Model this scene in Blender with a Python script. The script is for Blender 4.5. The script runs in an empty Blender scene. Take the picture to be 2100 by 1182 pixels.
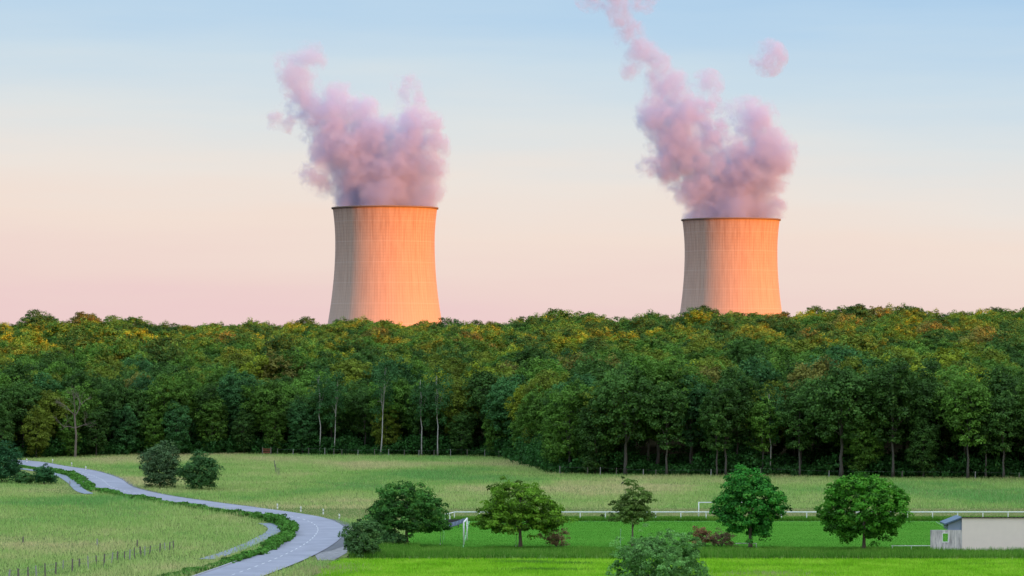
import bpy, math, numpy as np
from math import radians, sin, cos, pi
from mathutils import Vector

# ---------------------------------------------------------------- camera, sky, sun, exposure
S = bpy.context.scene
COL = S.collection
F, YH, CX, H = 6150.0, 700.0, 1050.0, 22.0          # focal length in photo pixels, horizon row, centre column, eye height
cam_d = bpy.data.cameras.new('camera'); cam = bpy.data.objects.new('camera', cam_d); COL.objects.link(cam)
cam.location = (0, 0, H); cam.rotation_euler = (radians(90), 0, 0)
cam_d.sensor_width = 36; cam_d.lens = 36 * F / 2100; cam_d.shift_y = (YH - 591) / 2100
cam_d.clip_start = 1; cam_d.clip_end = 60000
S.camera = cam
S.view_settings.view_transform = 'Standard'; S.view_settings.look = 'None'
S.view_settings.exposure = 0.65; S.view_settings.gamma = 1
S.cycles.max_bounces = 8; S.cycles.diffuse_bounces = 3; S.cycles.transmission_bounces = 3
S.cycles.volume_bounces = 4; S.cycles.transparent_max_bounces = 8
S.cycles.use_denoising = True
S.cycles.use_adaptive_sampling = True; S.cycles.adaptive_threshold = 0.015
S.cycles.volume_max_steps = 256

SUN_AZ, SUN_EL = radians(52), radians(2.6)          # to the right of and behind the camera, just above the hill
SD = Vector((sin(SUN_AZ) * cos(SUN_EL), -cos(SUN_AZ) * cos(SUN_EL), sin(SUN_EL)))
sl = bpy.data.lights.new('sun', 'SUN'); so = bpy.data.objects.new('sun', sl); COL.objects.link(so)
sl.energy = 5.0; sl.angle = radians(0.6); sl.color = (1.0, 0.27, 0.01)
so.rotation_euler = SD.to_track_quat('Z', 'Y').to_euler()
so.location = (300, -300, 300)

W = bpy.data.worlds.new("World"); S.world = W; W.use_nodes = True

class NT:
    """tiny node-tree writer"""
    def __init__(s, tree): s.t = tree; s.n = tree.nodes; s.l = tree.links
    def new(s, typ, **kw):
        n = s.n.new(typ)
        for k, v in kw.items(): setattr(n, k, v)
        return n
    def put(s, sock, v):
        if isinstance(v, bpy.types.NodeSocket): s.l.new(v, sock)
        elif v is not None: sock.default_value = v
    def m(s, op, a, b=None, c=None, clamp=False):
        n = s.new('ShaderNodeMath', operation=op, use_clamp=clamp)
        for i, v in enumerate((a, b, c)):
            if v is not None: s.put(n.inputs[i], v)
        return n.outputs[0]
    def vm(s, op, a, b=None, out=0):
        n = s.new('ShaderNodeVectorMath', operation=op)
        s.put(n.inputs[0], a)
        if b is not None: s.put(n.inputs[1], b)
        return n.outputs[out]
    def mr(s, v, a, b, c=0., d=1., smooth=False):
        n = s.new('ShaderNodeMapRange'); n.interpolation_type = 'SMOOTHSTEP' if smooth else 'LINEAR'
        s.put(n.inputs[0], v)
        for i, x in enumerate((a, b, c, d)): s.put(n.inputs[i + 1], x)
        return n.outputs[0]
    def ramp(s, v, stops, interp='LINEAR'):
        n = s.new('ShaderNodeValToRGB'); e = n.color_ramp; e.interpolation = interp
        while len(e.elements) < len(stops): e.elements.new(0.5)
        for el, (p, c) in zip(e.elements, stops): el.position = p; el.color = (*c, 1)
        s.put(n.inputs[0], v); return n.outputs[0]
    def mix(s, f, a, b, blend='MIX'):
        n = s.new('ShaderNodeMix', data_type='RGBA', blend_type=blend)
        s.put(n.inputs[0], f)
        for i, v in ((6, a), (7, b)):
            s.put(n.inputs[i], v if isinstance(v, bpy.types.NodeSocket) else (*v, 1))
        return n.outputs[2]
    def noise(s, vec, scale, detail=3, rough=0.55, out=0, dist=0.):
        n = s.new('ShaderNodeTexNoise'); n.inputs['Scale'].default_value = scale
        n.inputs['Detail'].default_value = detail; n.inputs['Roughness'].default_value = rough
        n.inputs['Distortion'].default_value = dist
        if vec is not None: s.l.new(vec, n.inputs['Vector'])
        return n.outputs[out]
    def xyz(s, v):
        n = s.new('ShaderNodeSeparateXYZ'); s.l.new(v, n.inputs[0]); return n.outputs
    def comb(s, x, y, z):
        n = s.new('ShaderNodeCombineXYZ')
        for i, v in enumerate((x, y, z)): s.put(n.inputs[i], v)
        return n.outputs[0]

def srgb(r, g, b):
    f = lambda c: (c / 12.92 if c <= .04045 else ((c + .055) / 1.055) ** 2.4)
    return tuple(f(v / 255) for v in (r, g, b))

# world: clear dusk sky, peach belt at the horizon going over to blue, plus the Nishita glow on the sun side
w = NT(W.node_tree)
bg = W.node_tree.nodes['Background']
tc = w.new('ShaderNodeTexCoord')
dx, dy, dz = w.xyz(tc.outputs['Generated'])
sky_stops = [(0.0, srgb(236, 202, 204)), (0.14, srgb(239, 213, 206)), (0.30, srgb(242, 223, 211)), (0.42, srgb(237, 228, 220)),
             (0.56, srgb(222, 227, 228)), (0.72, srgb(203, 221, 233)), (0.88, srgb(184, 212, 235)), (1.0, srgb(170, 204, 234))]
lat = w.m('ADD', dz, w.m('MULTIPLY', dx, 0.05))
stretch = w.vm('MULTIPLY', tc.outputs['Generated'], (6.0, 6.0, 60.0))
lat = w.m('ADD', lat, w.m('MULTIPLY', w.m('SUBTRACT', w.noise(stretch, 1.2, 4), 0.5), 0.028))
low = w.ramp(w.mr(lat, -0.002, 0.125), sky_stops)
high = w.ramp(w.mr(dz, 0.12, 1.0), [(0, srgb(170, 204, 234)), (0.15, (0.55, 0.72, 1.0)), (0.4, (0.90, 1.12, 1.42)), (1.0, (1.42, 1.66, 1.92))])
grad = w.mix(w.mr(dz, 0.11, 0.2), low, high)
sky = w.new('ShaderNodeTexSky', sky_type='NISHITA'); sky.sun_disc = False
sky.sun_elevation = SUN_EL; sky.sun_rotation = math.atan2(SD.x, SD.y); sky.air_density = 1.0; sky.dust_density = 1.5
# share of the sun-side sky: brightens with the direction towards the sun
side = w.vm('DOT_PRODUCT', tc.outputs['Generated'], tuple(SD), out=1)
ws = w.mr(side, -0.3, 1.0, 0.0, 1.0, smooth=True)
glow = w.mix(1.0, sky.outputs[0], (0.045, 0.035, 0.03), 'MULTIPLY')
warm = w.ramp(w.mr(dz, 0.0, 0.7), [(0, (0.50, 0.30, 0.20)), (0.3, (0.50, 0.47, 0.48)), (1, (1.42, 1.66, 1.92))])
skyc = w.mix(ws, grad, w.mix(1.0, warm, glow, 'ADD'))
w.l.new(skyc, bg.inputs[0]); bg.inputs[1].default_value = 0.637

# ---------------------------------------------------------------- helpers
rng = np.random.default_rng(11)

def G(px, py, z=0.0):
    """point of the ground seen at a photo pixel"""
    d = (H - z) * F / (py - YH)
    return ((px - CX) * d / F, d, z)
def P(px, py, d):
    """point at distance d seen at a photo pixel"""
    return ((px - CX) * d / F, d, H + (YH - py) * d / F)

def tag(o, label=None, cat=None, group=None, kind=None):
    if label: o['label'] = label
    if cat: o['category'] = cat
    if group: o['group'] = group
    if kind: o['kind'] = kind
    return o
def empty(name, loc, rz=0, **kw):
    o = bpy.data.objects.new(name, None); COL.objects.link(o); o.location = loc; o.rotation_euler = (0, 0, rz)
    o.empty_display_size = 0.5
    return tag(o, **kw)
def link(name, me, mat, parent=None, smooth=False):
    if mat and len(me.materials) == 0: me.materials.append(mat)
    o = bpy.data.objects.new(name, me); COL.objects.link(o)
    if parent: o.parent = parent
    if smooth: me.polygons.foreach_set('use_smooth', np.ones(len(me.polygons), bool))
    return o
def mesh_np(name, V, Fc, tint=None):
    me = bpy.data.meshes.new(name); V = np.asarray(V, np.float32); Fc = np.asarray(Fc, np.int32)
    n, k = Fc.shape
    me.vertices.add(len(V)); me.vertices.foreach_set('co', V.ravel())
    me.loops.add(n * k); me.loops.foreach_set('vertex_index', Fc.ravel())
    me.polygons.add(n); me.polygons.foreach_set('loop_start', np.arange(0, n * k, k, dtype=np.int32))
    me.update(calc_edges=True)
    if tint is not None:
        a = me.attributes.new('tint', 'FLOAT', 'FACE'); a.data.foreach_set('value', np.asarray(tint, np.float32))
    return me
class MB:
    """collects boxes, bars and tubes into one mesh"""
    def __init__(s): s.v = []; s.f = []
    def add(s, vs, fs):
        b = len(s.v); s.v += [tuple(v) for v in vs]; s.f += [tuple(i + b for i in f) for f in fs]
    def box(s, x0, x1, y0, y1, z0, z1):
        s.add([(x, y, z) for z in (z0, z1) for y in (y0, y1) for x in (x0, x1)],
              [(0, 2, 3, 1), (4, 5, 7, 6), (0, 1, 5, 4), (2, 6, 7, 3), (0, 4, 6, 2), (1, 3, 7, 5)])
    def tube(s, pts, rads, n=8, cap=True):
        pts = [Vector(p) for p in pts]; rings = []
        for i, p in enumerate(pts):
            t = (pts[min(i + 1, len(pts) - 1)] - pts[max(i - 1, 0)]).normalized()
            u = t.cross(Vector((0, 0, 1)) if abs(t.z) < .9 else Vector((1, 0, 0))).normalized(); v = t.cross(u)
            r = rads[i] if hasattr(rads, '__len__') else rads
            rings.append([p + (u * cos(2 * pi * k / n) + v * sin(2 * pi * k / n)) * r for k in range(n)])
        vs = [q for r in rings for q in r]; fs = []
        for i in range(len(pts) - 1):
            for k in range(n):
                a, b = i * n + k, i * n + (k + 1) % n
                fs.append((a, b, b + n, a + n))
        if cap: fs += [tuple(range(n))[::-1], tuple((len(pts) - 1) * n + k for k in range(n))]
        s.add(vs, fs)
    def prism(s, poly, y0, y1):
        n = len(poly)
        s.add([(x, y0, z) for x, z in poly] + [(x, y1, z) for x, z in poly],
              [tuple(range(n)), tuple(range(2 * n - 1, n - 1, -1))] + [(i, i + n, (i + 1) % n + n, (i + 1) % n) for i in range(n)])
    def build(s, name, mat, parent=None, smooth=False):
        me = bpy.data.meshes.new(name); me.from_pydata(s.v, [], s.f); me.update()
        return link(name, me, mat, parent, smooth)

def material(name):
    m = bpy.data.materials.new(name); m.use_nodes = True
    t = NT(m.node_tree); return m, t, m.node_tree.nodes['Principled BSDF']
def simple(name, col, rough=0.7, var=0.15, scale=3.0, spec=0.3):
    m, t, b = material(name)
    g = t.new('ShaderNodeTexCoord').outputs['Object']
    f = t.noise(g, scale, 5)
    c = t.mix(f, tuple(x * (1 - var) for x in col), tuple(min(1, x * (1 + var)) for x in col))
    t.put(b.inputs['Base Color'], c); b.inputs['Roughness'].default_value = rough
    b.inputs['Specular IOR Level'].default_value = spec
    return m
def leaf_mat(name, source, trans=0.30):
    """source: 'object' (each tree's own colour), 'random' (chosen per instance) or an rgb"""
    m, t, b = material(name)
    if source == 'object': base = t.new('ShaderNodeObjectInfo').outputs['Color']
    elif source == 'random':
        base = t.ramp(t.new('ShaderNodeObjectInfo').outputs['Random'],
                      [(0.0, LEAVES['dark green']), (0.25, LEAVES['mid green']), (0.45, LEAVES['olive green']), (0.6, LEAVES['mid green']),
                       (0.75, LEAVES['dark green']), (0.9, LEAVES['yellow-green'])], 'CONSTANT')
    else: base = None
    at = t.new('ShaderNodeAttribute', attribute_name='tint').outputs['Fac']
    br = t.m('MULTIPLY_ADD', at, 1.7, 0.32)
    c = t.mix(1.0, base if base else source, t.comb(br, br, br), 'MULTIPLY')
    c = t.mix(t.mr(at, 0.75, 1.0, 0.0, 0.35), c, (0.20, 0.22, 0.03))
    d = t.new('ShaderNodeBsdfDiffuse'); tr = t.new('ShaderNodeBsdfTranslucent'); mx = t.new('ShaderNodeMixShader')
    gl = t.new('ShaderNodeBsdfGlossy'); gl.inputs['Roughness'].default_value = 0.45; mg = t.new('ShaderNodeMixShader')
    t.put(d.inputs[0], c); t.put(tr.inputs[0], c); mx.inputs[0].default_value = trans
    t.l.new(d.outputs[0], mx.inputs[1]); t.l.new(tr.outputs[0], mx.inputs[2])
    mg.inputs[0].default_value = 0.010; t.l.new(mx.outputs[0], mg.inputs[1]); t.l.new(gl.outputs[0], mg.inputs[2])
    t.l.new(mg.outputs[0], m.node_tree.nodes['Material Output'].inputs[0])
    return m
LEAVES = {'dark green': (0.056, 0.132, 0.026), 'mid green': (0.092, 0.200, 0.028), 'olive green': (0.150, 0.205, 0.024),
          'yellow-green': (0.215, 0.270, 0.022), 'brownish green': (0.165, 0.165, 0.034), 'bluish green': (0.052, 0.150, 0.043)}
M = dict(
    leaf=leaf_mat('leaf', 'object'), leaf_far=leaf_mat('leaf_far', 'random'),
    bark=simple('bark', (0.095, 0.088, 0.075), 0.9, 0.4, 4), pale_bark=simple('pale_bark', (0.21, 0.17, 0.14), 0.9, 0.3, 5), birch_bark=simple('birch_bark', (0.42, 0.40, 0.37), 0.8, 0.4, 3),
    white=simple('white_paint', (0.88, 0.88, 0.87), 0.5, 0.05, 2), pale=simple('pale_pole', (0.35, 0.55, 0.42), 0.5, 0.1),
    wood=simple('weathered_wood', (0.17, 0.15, 0.13), 0.9, 0.35, 8), grey_wood=simple('grey_wood', (0.33, 0.32, 0.31), 0.9, 0.3, 8),
    wire=simple('wire', (0.25, 0.25, 0.25), 0.5), net=simple('net', (0.16, 0.20, 0.28), 0.8, 0.3, 9),
    dark=simple('dark', (0.05, 0.05, 0.055), 0.7), red=simple('rusty_red', (0.25, 0.08, 0.05), 0.8),
    black=simple('black_band', (0.02, 0.02, 0.02), 0.6))

# ---------------------------------------------------------------- terrain
PITCH_Y0, PITCH_Y1 = G(0, 1126)[1], G(0, 1069)[1]
def interp(x, xs, ys): return np.interp(x, xs, ys)
def sstep(x, a, b):
    t = np.clip((x - a) / (b - a), 0, 1); return t * t * (3 - 2 * t)
def lump(x, y, s):
    return (np.sin(x / s + 1.3) * np.cos(y / s * 1.1 + .4) + .5 * np.sin(x / s * 2.1 + y / s * 1.7) + .3 * np.sin(x / s * 3.7 - y / s * 3.1 + 2)) / 1.8
def ridge(px):   # height of the wooded ridge's ground, by direction
    sky = interp(px, [-300, 0, 170, 330, 500, 650, 900, 1060, 1150, 1260, 1400, 1530, 1640, 1740, 1850, 2000, 2100, 2400],
                 [668, 668, 668, 672, 671, 668, 666, 663, 655, 658, 655, 652, 656, 646, 648, 650, 648, 645])
    return 22 + (700 - sky) * 1200 / F - 16.6
def terrain(x, y):
    x = np.asarray(x, float); y = np.asarray(y, float)
    px = CX + x / np.maximum(y, 1) * F; px = np.clip(px, -300, 2400)
    R = ridge(px)
    k = np.clip(y, 0, None)
    prof = interp(k, [0, 578, 650, 750, 900, 1200, 1320, 1600, 2000, 2400], [0, 0, 0.17, 0.36, 0.56, 1, 1.0, .2, -1.6, -2.7])
    z = np.where(prof > 0, prof * R, prof * 13.5)
    z = z + sstep(k, 585, 790) * (1 - sstep(k, 1300, 1700)) * (lump(x, y, 62) * 2.0 + lump(x + 400, y * .6, 27) * 1.2)
    z = z + 20.0 * (1 - sstep(y, -20, 190)) * np.where(y > -2000, 1, 1)
    u = x * SD.x / cos(SUN_EL) + y * SD.y / cos(SUN_EL)          # distance towards the sun
    v = x * 0.616 + y * 0.788
    z = z + HILL * sstep(u, 260, 760) * (1 + 0.03 * lump(v, u, 90))
    return z
HILL = 57.5
def edge_d(px):  # distance of the forest's front edge, by direction
    ey = interp(px, [-400, 0, 300, 560, 700, 1000, 1065, 1150, 1300, 1500, 1700, 2100, 2500], [943, 942, 934, 933, 935, 937, 943, 973, 977, 978, 979, 984, 986])
    return H * F / (ey - YH)

def grid_mesh(xs, ys, zf):
    X, Y = np.meshgrid(xs, ys); V = np.stack([X.ravel(), Y.ravel(), zf(X, Y).ravel()], 1)
    nx, ny = len(xs), len(ys); i = (np.arange(ny - 1)[:, None] * nx + np.arange(nx - 1)[None]).ravel()
    return V, np.stack([i, i + 1, i + 1 + nx, i + nx], 1)
xs = np.unique(np.concatenate([np.linspace(-9000, -1200, 14), np.arange(-1200, -260, 40), np.arange(-260, 261, 5), np.arange(300, 1500, 40), np.linspace(1500, 9000, 14)]))
ys = np.unique(np.concatenate([np.linspace(-4000, -1200, 12), np.arange(-1200, 0, 40), np.arange(0, 270, 15), np.arange(270, 620, 5), np.arange(620, 1700, 20), np.arange(1700, 3000, 100), np.linspace(3000, 16000, 12)]))

m_ground, t, b = material('meadow_ground')
g = t.new('ShaderNodeNewGeometry').outputs['Position']
n1 = t.noise(g, 0.03, 5); n2 = t.noise(g, 0.5, 5)
c = t.ramp(n1, [(0.3, (0.10, 0.19, 0.045)), (0.5, (0.17, 0.23, 0.07)), (0.68, (0.22, 0.23, 0.10))])
c = t.mix(t.mr(n2, 0.3, 0.7), c, (0.10, 0.15, 0.045))
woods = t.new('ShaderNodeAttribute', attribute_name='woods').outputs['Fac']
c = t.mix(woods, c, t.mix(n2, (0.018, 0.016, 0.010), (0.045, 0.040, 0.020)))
t.put(b.inputs['Base Color'], c); b.inputs['Roughness'].default_value = 1; b.inputs['Specular IOR Level'].default_value = 0.0
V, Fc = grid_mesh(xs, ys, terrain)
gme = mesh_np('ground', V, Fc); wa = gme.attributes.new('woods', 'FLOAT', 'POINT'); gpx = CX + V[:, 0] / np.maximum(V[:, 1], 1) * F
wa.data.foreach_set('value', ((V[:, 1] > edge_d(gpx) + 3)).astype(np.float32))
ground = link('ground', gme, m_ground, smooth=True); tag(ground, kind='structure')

# ---------------------------------------------------------------- road, path, verge, pitch, field
def spline(pts, step=1.5):
    P_ = [np.array(p, float) for p in pts]; P_ = [2 * P_[0] - P_[1]] + P_ + [2 * P_[-1] - P_[-2]]; out = []
    for i in range(1, len(P_) - 2):
        p0, p1, p2, p3 = P_[i - 1:i + 3]; n = max(2, int(np.linalg.norm(p2 - p1) / step))
        for k in range(n):
            s = k / n
            out.append(.5 * ((2 * p1) + (-p0 + p2) * s + (2 * p0 - 5 * p1 + 4 * p2 - p3) * s * s + (-p0 + 3 * p1 - 3 * p2 + p3) * s ** 3))
    out.append(P_[-2]); out = np.array(out)
    return out
def resample(c, step):
    d = np.concatenate([[0], np.cumsum(np.linalg.norm(np.diff(c[:, :2], axis=0), axis=1))]); s = np.arange(0, d[-1], step)
    return np.stack([np.interp(s, d, c[:, k]) for k in range(c.shape[1])], 1)
def normals2(c):
    t_ = np.gradient(c[:, :2], axis=0); t_ /= np.linalg.norm(t_, axis=1)[:, None] + 1e-9
    return np.stack([-t_[:, 1], t_[:, 0]], 1)
def ribbon(c, a, b_, z):
    """sheet between the offsets a and b_ (arrays or numbers) left of the line"""
    n = normals2(c); a = np.broadcast_to(a, len(c)); b_ = np.broadcast_to(b_, len(c))
    L = c[:, :2] + n * a[:, None]; R = c[:, :2] + n * b_[:, None]
    V = np.concatenate([np.c_[L, np.full(len(c), z)], np.c_[R, np.full(len(c), z)]]); i = np.arange(len(c) - 1); m_ = len(c)
    return V, np.stack([i, i + m_, i + m_ + 1, i + 1], 1)
# centre line of the road, far end first (photo pixels on the flat ground)
RP = [(-160, 938), (-40, 943), (40, 948), (100, 958), (160, 968), (205, 983), (232, 1001), (300, 1018), (400, 1033), (500, 1046), (570, 1056), (620, 1066), (650, 1082), (646, 1100), (618, 1122), (560, 1150), (475, 1182), (360, 1222), (200, 1270)]
road_c = resample(spline([G(*p)[:2] for p in RP]), 1.5)
PP = [(-120, 952), (20, 960), (85, 968), (122, 975), (148, 990), (172, 1010), (230, 1020), (300, 1032), (400, 1048), (500, 1064), (545, 1075), (563, 1084), (558, 1093), (535, 1106), (505, 1120), (465, 1135), (430, 1146), (350, 1172), (250, 1200), (120, 1235)]
path_c = resample(spline([G(*p)[:2] for p in PP]), 1.5)
def dist_line(xy, c):
    out = np.full(len(xy), 1e9)
    for i in range(0, len(c), 2): out = np.minimum(out, np.hypot(xy[:, 0] - c[i, 0], xy[:, 1] - c[i, 1]))
    return out
def asphalt(name, a, b_, sc=0.25):
    m, t, bs = material(name); g = t.new('ShaderNodeNewGeometry').outputs['Position']
    f = t.m('MULTIPLY_ADD', t.noise(g, sc, 6, .65), 0.75, t.m('MULTIPLY', t.noise(g, 9.0, 2), 0.25))
    t.put(bs.inputs['Base Color'], t.mix(t.mr(f, .35, .65), a, b_)); bs.inputs['Roughness'].default_value = 0.7
    bs.inputs['Specular IOR Level'].default_value = 0.4
    return m
M['asphalt'] = asphalt('asphalt', (0.20, 0.21, 0.26), (0.29, 0.30, 0.37))
M['path'] = asphalt('path_asphalt', (0.15, 0.18, 0.22), (0.22, 0.26, 0.32))
M['gravel'] = asphalt('gravel', (0.10, 0.105, 0.11), (0.30, 0.29, 0.30), 1.5)
M['shoulder'] = asphalt('shoulder', (0.07, 0.075, 0.085), (0.11, 0.115, 0.13), 0.5)
RW = 3.1
V, Fc = ribbon(road_c, RW, -RW, 0.10); road = link('road', mesh_np('road', V, Fc), M['asphalt']); tag(road, kind='structure')
pcx = CX + path_c[:, 0] / path_c[:, 1] * F; far_part = path_c[(pcx < 188) & (path_c[:, 1] > 400)]; near_part = path_c[(path_c[:, 1] < 362) & (path_c[:, 1] > 302)]
for seg_ in (far_part, near_part):
    V, Fc = ribbon(seg_, .8, -.8, 0.06); path = link('path', mesh_np('path', V, Fc), M['path']); tag(path, kind='structure')
path_c = np.concatenate([far_part, near_part])
# dashed centre line and solid pale edge (raised kerb on the inner side of the bend)
sel = [(40, 2.0, 4.5)]
V_, F_ = [], []
fine = resample(road_c, 0.5); n = normals2(fine)
pxr = CX + fine[:, 0] / fine[:, 1] * F; dash = 0
for s0 in range(0, len(fine) - 5, 7):
    pc = fine[s0:s0 + 4]; nn = n[s0:s0 + 4]; bI = len(V_)
    if pc[0, 1] > 520 or (330 < pxr[s0] < 560 and pc[0, 1] > 380): continue
    for q, m_ in zip(pc, nn): V_ += [(q[0] + m_[0] * .055, q[1] + m_[1] * .055, .106), (q[0] - m_[0] * .055, q[1] - m_[1] * .055, .106)]
    F_ += [(bI + 2 * k, bI + 2 * k + 1, bI + 2 * k + 3, bI + 2 * k + 2) for k in range(3)]
mk = link('road_marking', mesh_np('road_marking', V_, F_), simple('worn_road_paint', (0.62, 0.63, 0.66), .7, .25, 2)); tag(mk, kind='structure')
i0 = np.argmin(abs(pxr - 600) + abs(fine[:, 1] - 345)); kerb_seg = road_c[(road_c[:, 1] < 352)]
kb = MB(); kn = normals2(kerb_seg)
off = -(RW + .12)
pts = [(q[0] + m_[0] * off, q[1] + m_[1] * off) for q, m_ in zip(kerb_seg, kn)]
pin = [(q[0] + m_[0] * (off + .12), q[1] + m_[1] * (off + .12)) for q, m_ in zip(kerb_seg, kn)]
for k in range(len(pts) - 1):
    kb.add([(*pts[k], 0), (*pts[k + 1], 0), (*pin[k + 1], 0), (*pin[k], 0), (*pts[k], .2), (*pts[k + 1], .2), (*pin[k + 1], .2), (*pin[k], .2)],
           [(4, 5, 6, 7), (0, 4, 7, 3), (1, 2, 6, 5), (3, 7, 6, 2), (0, 1, 5, 4)])
kerb = kb.build('kerb', simple('concrete_kerb', (0.42, 0.43, 0.47), .8)); tag(kerb, kind='structure')
def poly_sheet(name, pix, z, mat):
    vs = [(*G(px, py)[:2], z) for px, py in pix]; me = bpy.data.meshes.new(name); me.from_pydata(vs, [], [tuple(range(len(vs)))]); me.update()
    o = link(name, me, mat); tag(o, kind='structure'); return o
poly_sheet('gravel_verge', [(684, 1072), (706, 1080), (716, 1110), (712, 1134), (684, 1150), (652, 1150), (636, 1122), (676, 1100)], 0.03, M['gravel'])
# dark asphalt shoulder on the outer side of the bend
ss = road_c[(road_c[:, 1] < 372) & (road_c[:, 1] > 312)]
tt = np.linspace(0, 1, len(ss)); wv = 1.9 * np.sin(pi * tt) ** .5 + .02
V, Fc = ribbon(ss, RW + wv, RW - .3, 0.05); tag(link('road_shoulder', mesh_np('road_shoulder', V, Fc), M['shoulder']), kind='structure')
ss = road_c[(road_c[:, 1] > 395)]
V, Fc = ribbon(ss, RW + .8, RW - .3, 0.05); tag(link('road_shoulder', mesh_np('road_shoulder', V, Fc), M['shoulder']), kind='structure')

def turf(name, stops, sx, sy, sc):
    m, t, bs = material(name); g = t.new('ShaderNodeNewGeometry').outputs['Position']
    v = t.vm('MULTIPLY', g, (sx, sy, 1)); f = t.m('MULTIPLY_ADD', t.noise(v, sc, 6, .7), 0.7, t.m('MULTIPLY', t.noise(g, 6.0, 3), 0.3))
    t.put(bs.inputs['Base Color'], t.ramp(f, stops)); bs.inputs['Roughness'].default_value = 1; bs.inputs['Specular IOR Level'].default_value = 0
    return m
M['pitch'] = turf('pitch_turf', [(0.35, (0.06, 0.20, 0.025)), (0.5, (0.085, 0.26, 0.03)), (0.65, (0.12, 0.30, 0.04))], 0.35, 1.0, 0.9)
px0 = G(848, 1100)[0]
me = bpy.data.meshes.new('p'); me.from_pydata([(px0, PITCH_Y0, .02), (190, PITCH_Y0, .02), (190, PITCH_Y1, .02), (px0 - 1.5, PITCH_Y1, .02)], [], [(0, 1, 2, 3)])
tag(link('pitch_lawn', me, M['pitch']), kind='structure')
CROP_Y1 = G(0, 1149)[1]
M['crop'] = turf('crop_soil', [(0.35, (0.035, 0.12, 0.015)), (0.6, (0.06, 0.18, 0.02))], 1, 1, 0.4)
poly_sheet('crop_field', [(690, 1149), (2700, 1149), (3000, 1235), (3000, 1330), (470, 1330), (560, 1235), (640, 1180)], 0.02, M['crop'])
# white pitch lines
lm = MB(); gx, gy = G(951, 1117)[:2]
lm.box(gx - .06, gx + .06, PITCH_Y0 + .5, PITCH_Y1 - .6, .022, .03); lm.box(gx, 189, PITCH_Y1 - .72, PITCH_Y1 - .6, .022, .03)
tag(lm.build('pitch_marking', simple('chalk_line', (0.30, 0.55, 0.32), .9)), kind='structure')

# ---------------------------------------------------------------- grasses
def grass(name, xy, h, wd, z0, mat, lean=0.35, blades=1):
    n = len(xy); a = rng.uniform(0, pi, n); h = h * rng.uniform(.6, 1.25, n); wd = wd * rng.uniform(.6, 1.3, n)
    dx_, dy_ = np.cos(a) * wd / 2, np.sin(a) * wd / 2
    lx, ly = rng.normal(0, lean, n) * h, rng.normal(0, lean, n) * h
    z = np.broadcast_to(z0, n)
    A = np.c_[xy[:, 0] - dx_, xy[:, 1] - dy_, z - .03]; B = np.c_[xy[:, 0] + dx_, xy[:, 1] + dy_, z - .03]
    C = np.c_[xy[:, 0] + lx, xy[:, 1] + ly, z + h]
    V = np.stack([A, B, C], 1).reshape(-1, 3)
    o = link(name, mesh_np(name, V, np.arange(3 * n).reshape(-1, 3), rng.uniform(0, 1, n)), mat)
    return o
def grass_mat(name, stops, scale, tip, streak=(1, 1, 1)):
    m, t, b = material(name); g = t.new('ShaderNodeNewGeometry').outputs['Position']; at = t.new('ShaderNodeAttribute', attribute_name='tint').outputs['Fac']
    v = t.vm('MULTIPLY', g, streak)
    f = t.m('MULTIPLY_ADD', t.noise(v, scale, 5, .6), 0.8, t.m('MULTIPLY', t.noise(g, scale * 9, 3), 0.2))
    c = t.ramp(f, stops); br = t.m('MULTIPLY_ADD', at, 0.7, 0.65); c = t.mix(1.0, c, t.comb(br, br, br), 'MULTIPLY')
    c = t.mix(t.mr(at, .8, 1., 0., .6), c, tip)
    d = t.new('ShaderNodeBsdfDiffuse'); tr = t.new('ShaderNodeBsdfTranslucent'); mx = t.new('ShaderNodeMixShader'); mx.inputs[0].default_value = .35
    t.put(d.inputs[0], c); t.put(tr.inputs[0], c); t.l.new(d.outputs[0], mx.inputs[1]); t.l.new(tr.outputs[0], mx.inputs[2])
    t.l.new(mx.outputs[0], m.node_tree.nodes['Material Output'].inputs[0]); return m
M['meadow'] = grass_mat('meadow_grass', [(0.38, (0.18, 0.42, 0.11)), (0.46, (0.33, 0.53, 0.14)), (0.52, (0.45, 0.58, 0.19)), (0.61, (0.64, 0.58, 0.29))], 0.035, (0.50, 0.44, 0.26), (.7, .5, 1))
M['tall'] = grass_mat('tall_grass', [(0.3, (0.07, 0.24, 0.025)), (0.55, (0.14, 0.34, 0.04)), (.72, (.24, .42, .07))], 0.2, (0.36, 0.44, 0.14))
M['cropb'] = grass_mat('crop', [(0.34, (0.20, 0.48, 0.020)), (0.48, (0.29, 0.62, 0.03)), (0.62, (0.42, 0.72, 0.06))], 0.22, (0.42, 0.55, 0.10))
M['straw'] = grass_mat('straw_grass', [(0.3, (0.36, 0.36, 0.16)), (0.6, (0.48, 0.44, 0.22))], 0.2, (0.55, 0.50, 0.30))
M['pitchb'] = grass_mat('pitch_blades', [(0.36, (0.075, 0.24, 0.028)), (0.5, (0.11, 0.32, 0.038)), (0.66, (0.17, 0.38, 0.06))], 0.16, (0.2, 0.38, 0.09), (.25, 1, 1))
def scatter(n, px0, px1, d0, d1):
    """uniform over the ground between two distances and two directions"""
    d = np.sqrt(rng.uniform(d0 ** 2, d1 ** 2, n)); px = rng.uniform(px0, px1, n)
    return np.c_[(px - CX) * d / F, d], px
PX = lambda xy: CX + xy[:, 0] / xy[:, 1] * F
PY = lambda xy: YH + H * F / xy[:, 1]
xy, px = scatter(830000, -280, 2440, 262, 640)
keep = xy[:, 1] < edge_d(px) + 6
in_pitch = (xy[:, 0] > px0 - .8) & (xy[:, 1] > PITCH_Y0 - 6) & (xy[:, 1] < PITCH_Y1 + .2)
in_crop = (xy[:, 1] < G(0, 1149)[1]) & (px > 640 + (1182 - PY(xy)) * 1.6)
rd = dist_line(xy, road_c); pd = dist_line(xy, path_c)
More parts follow.
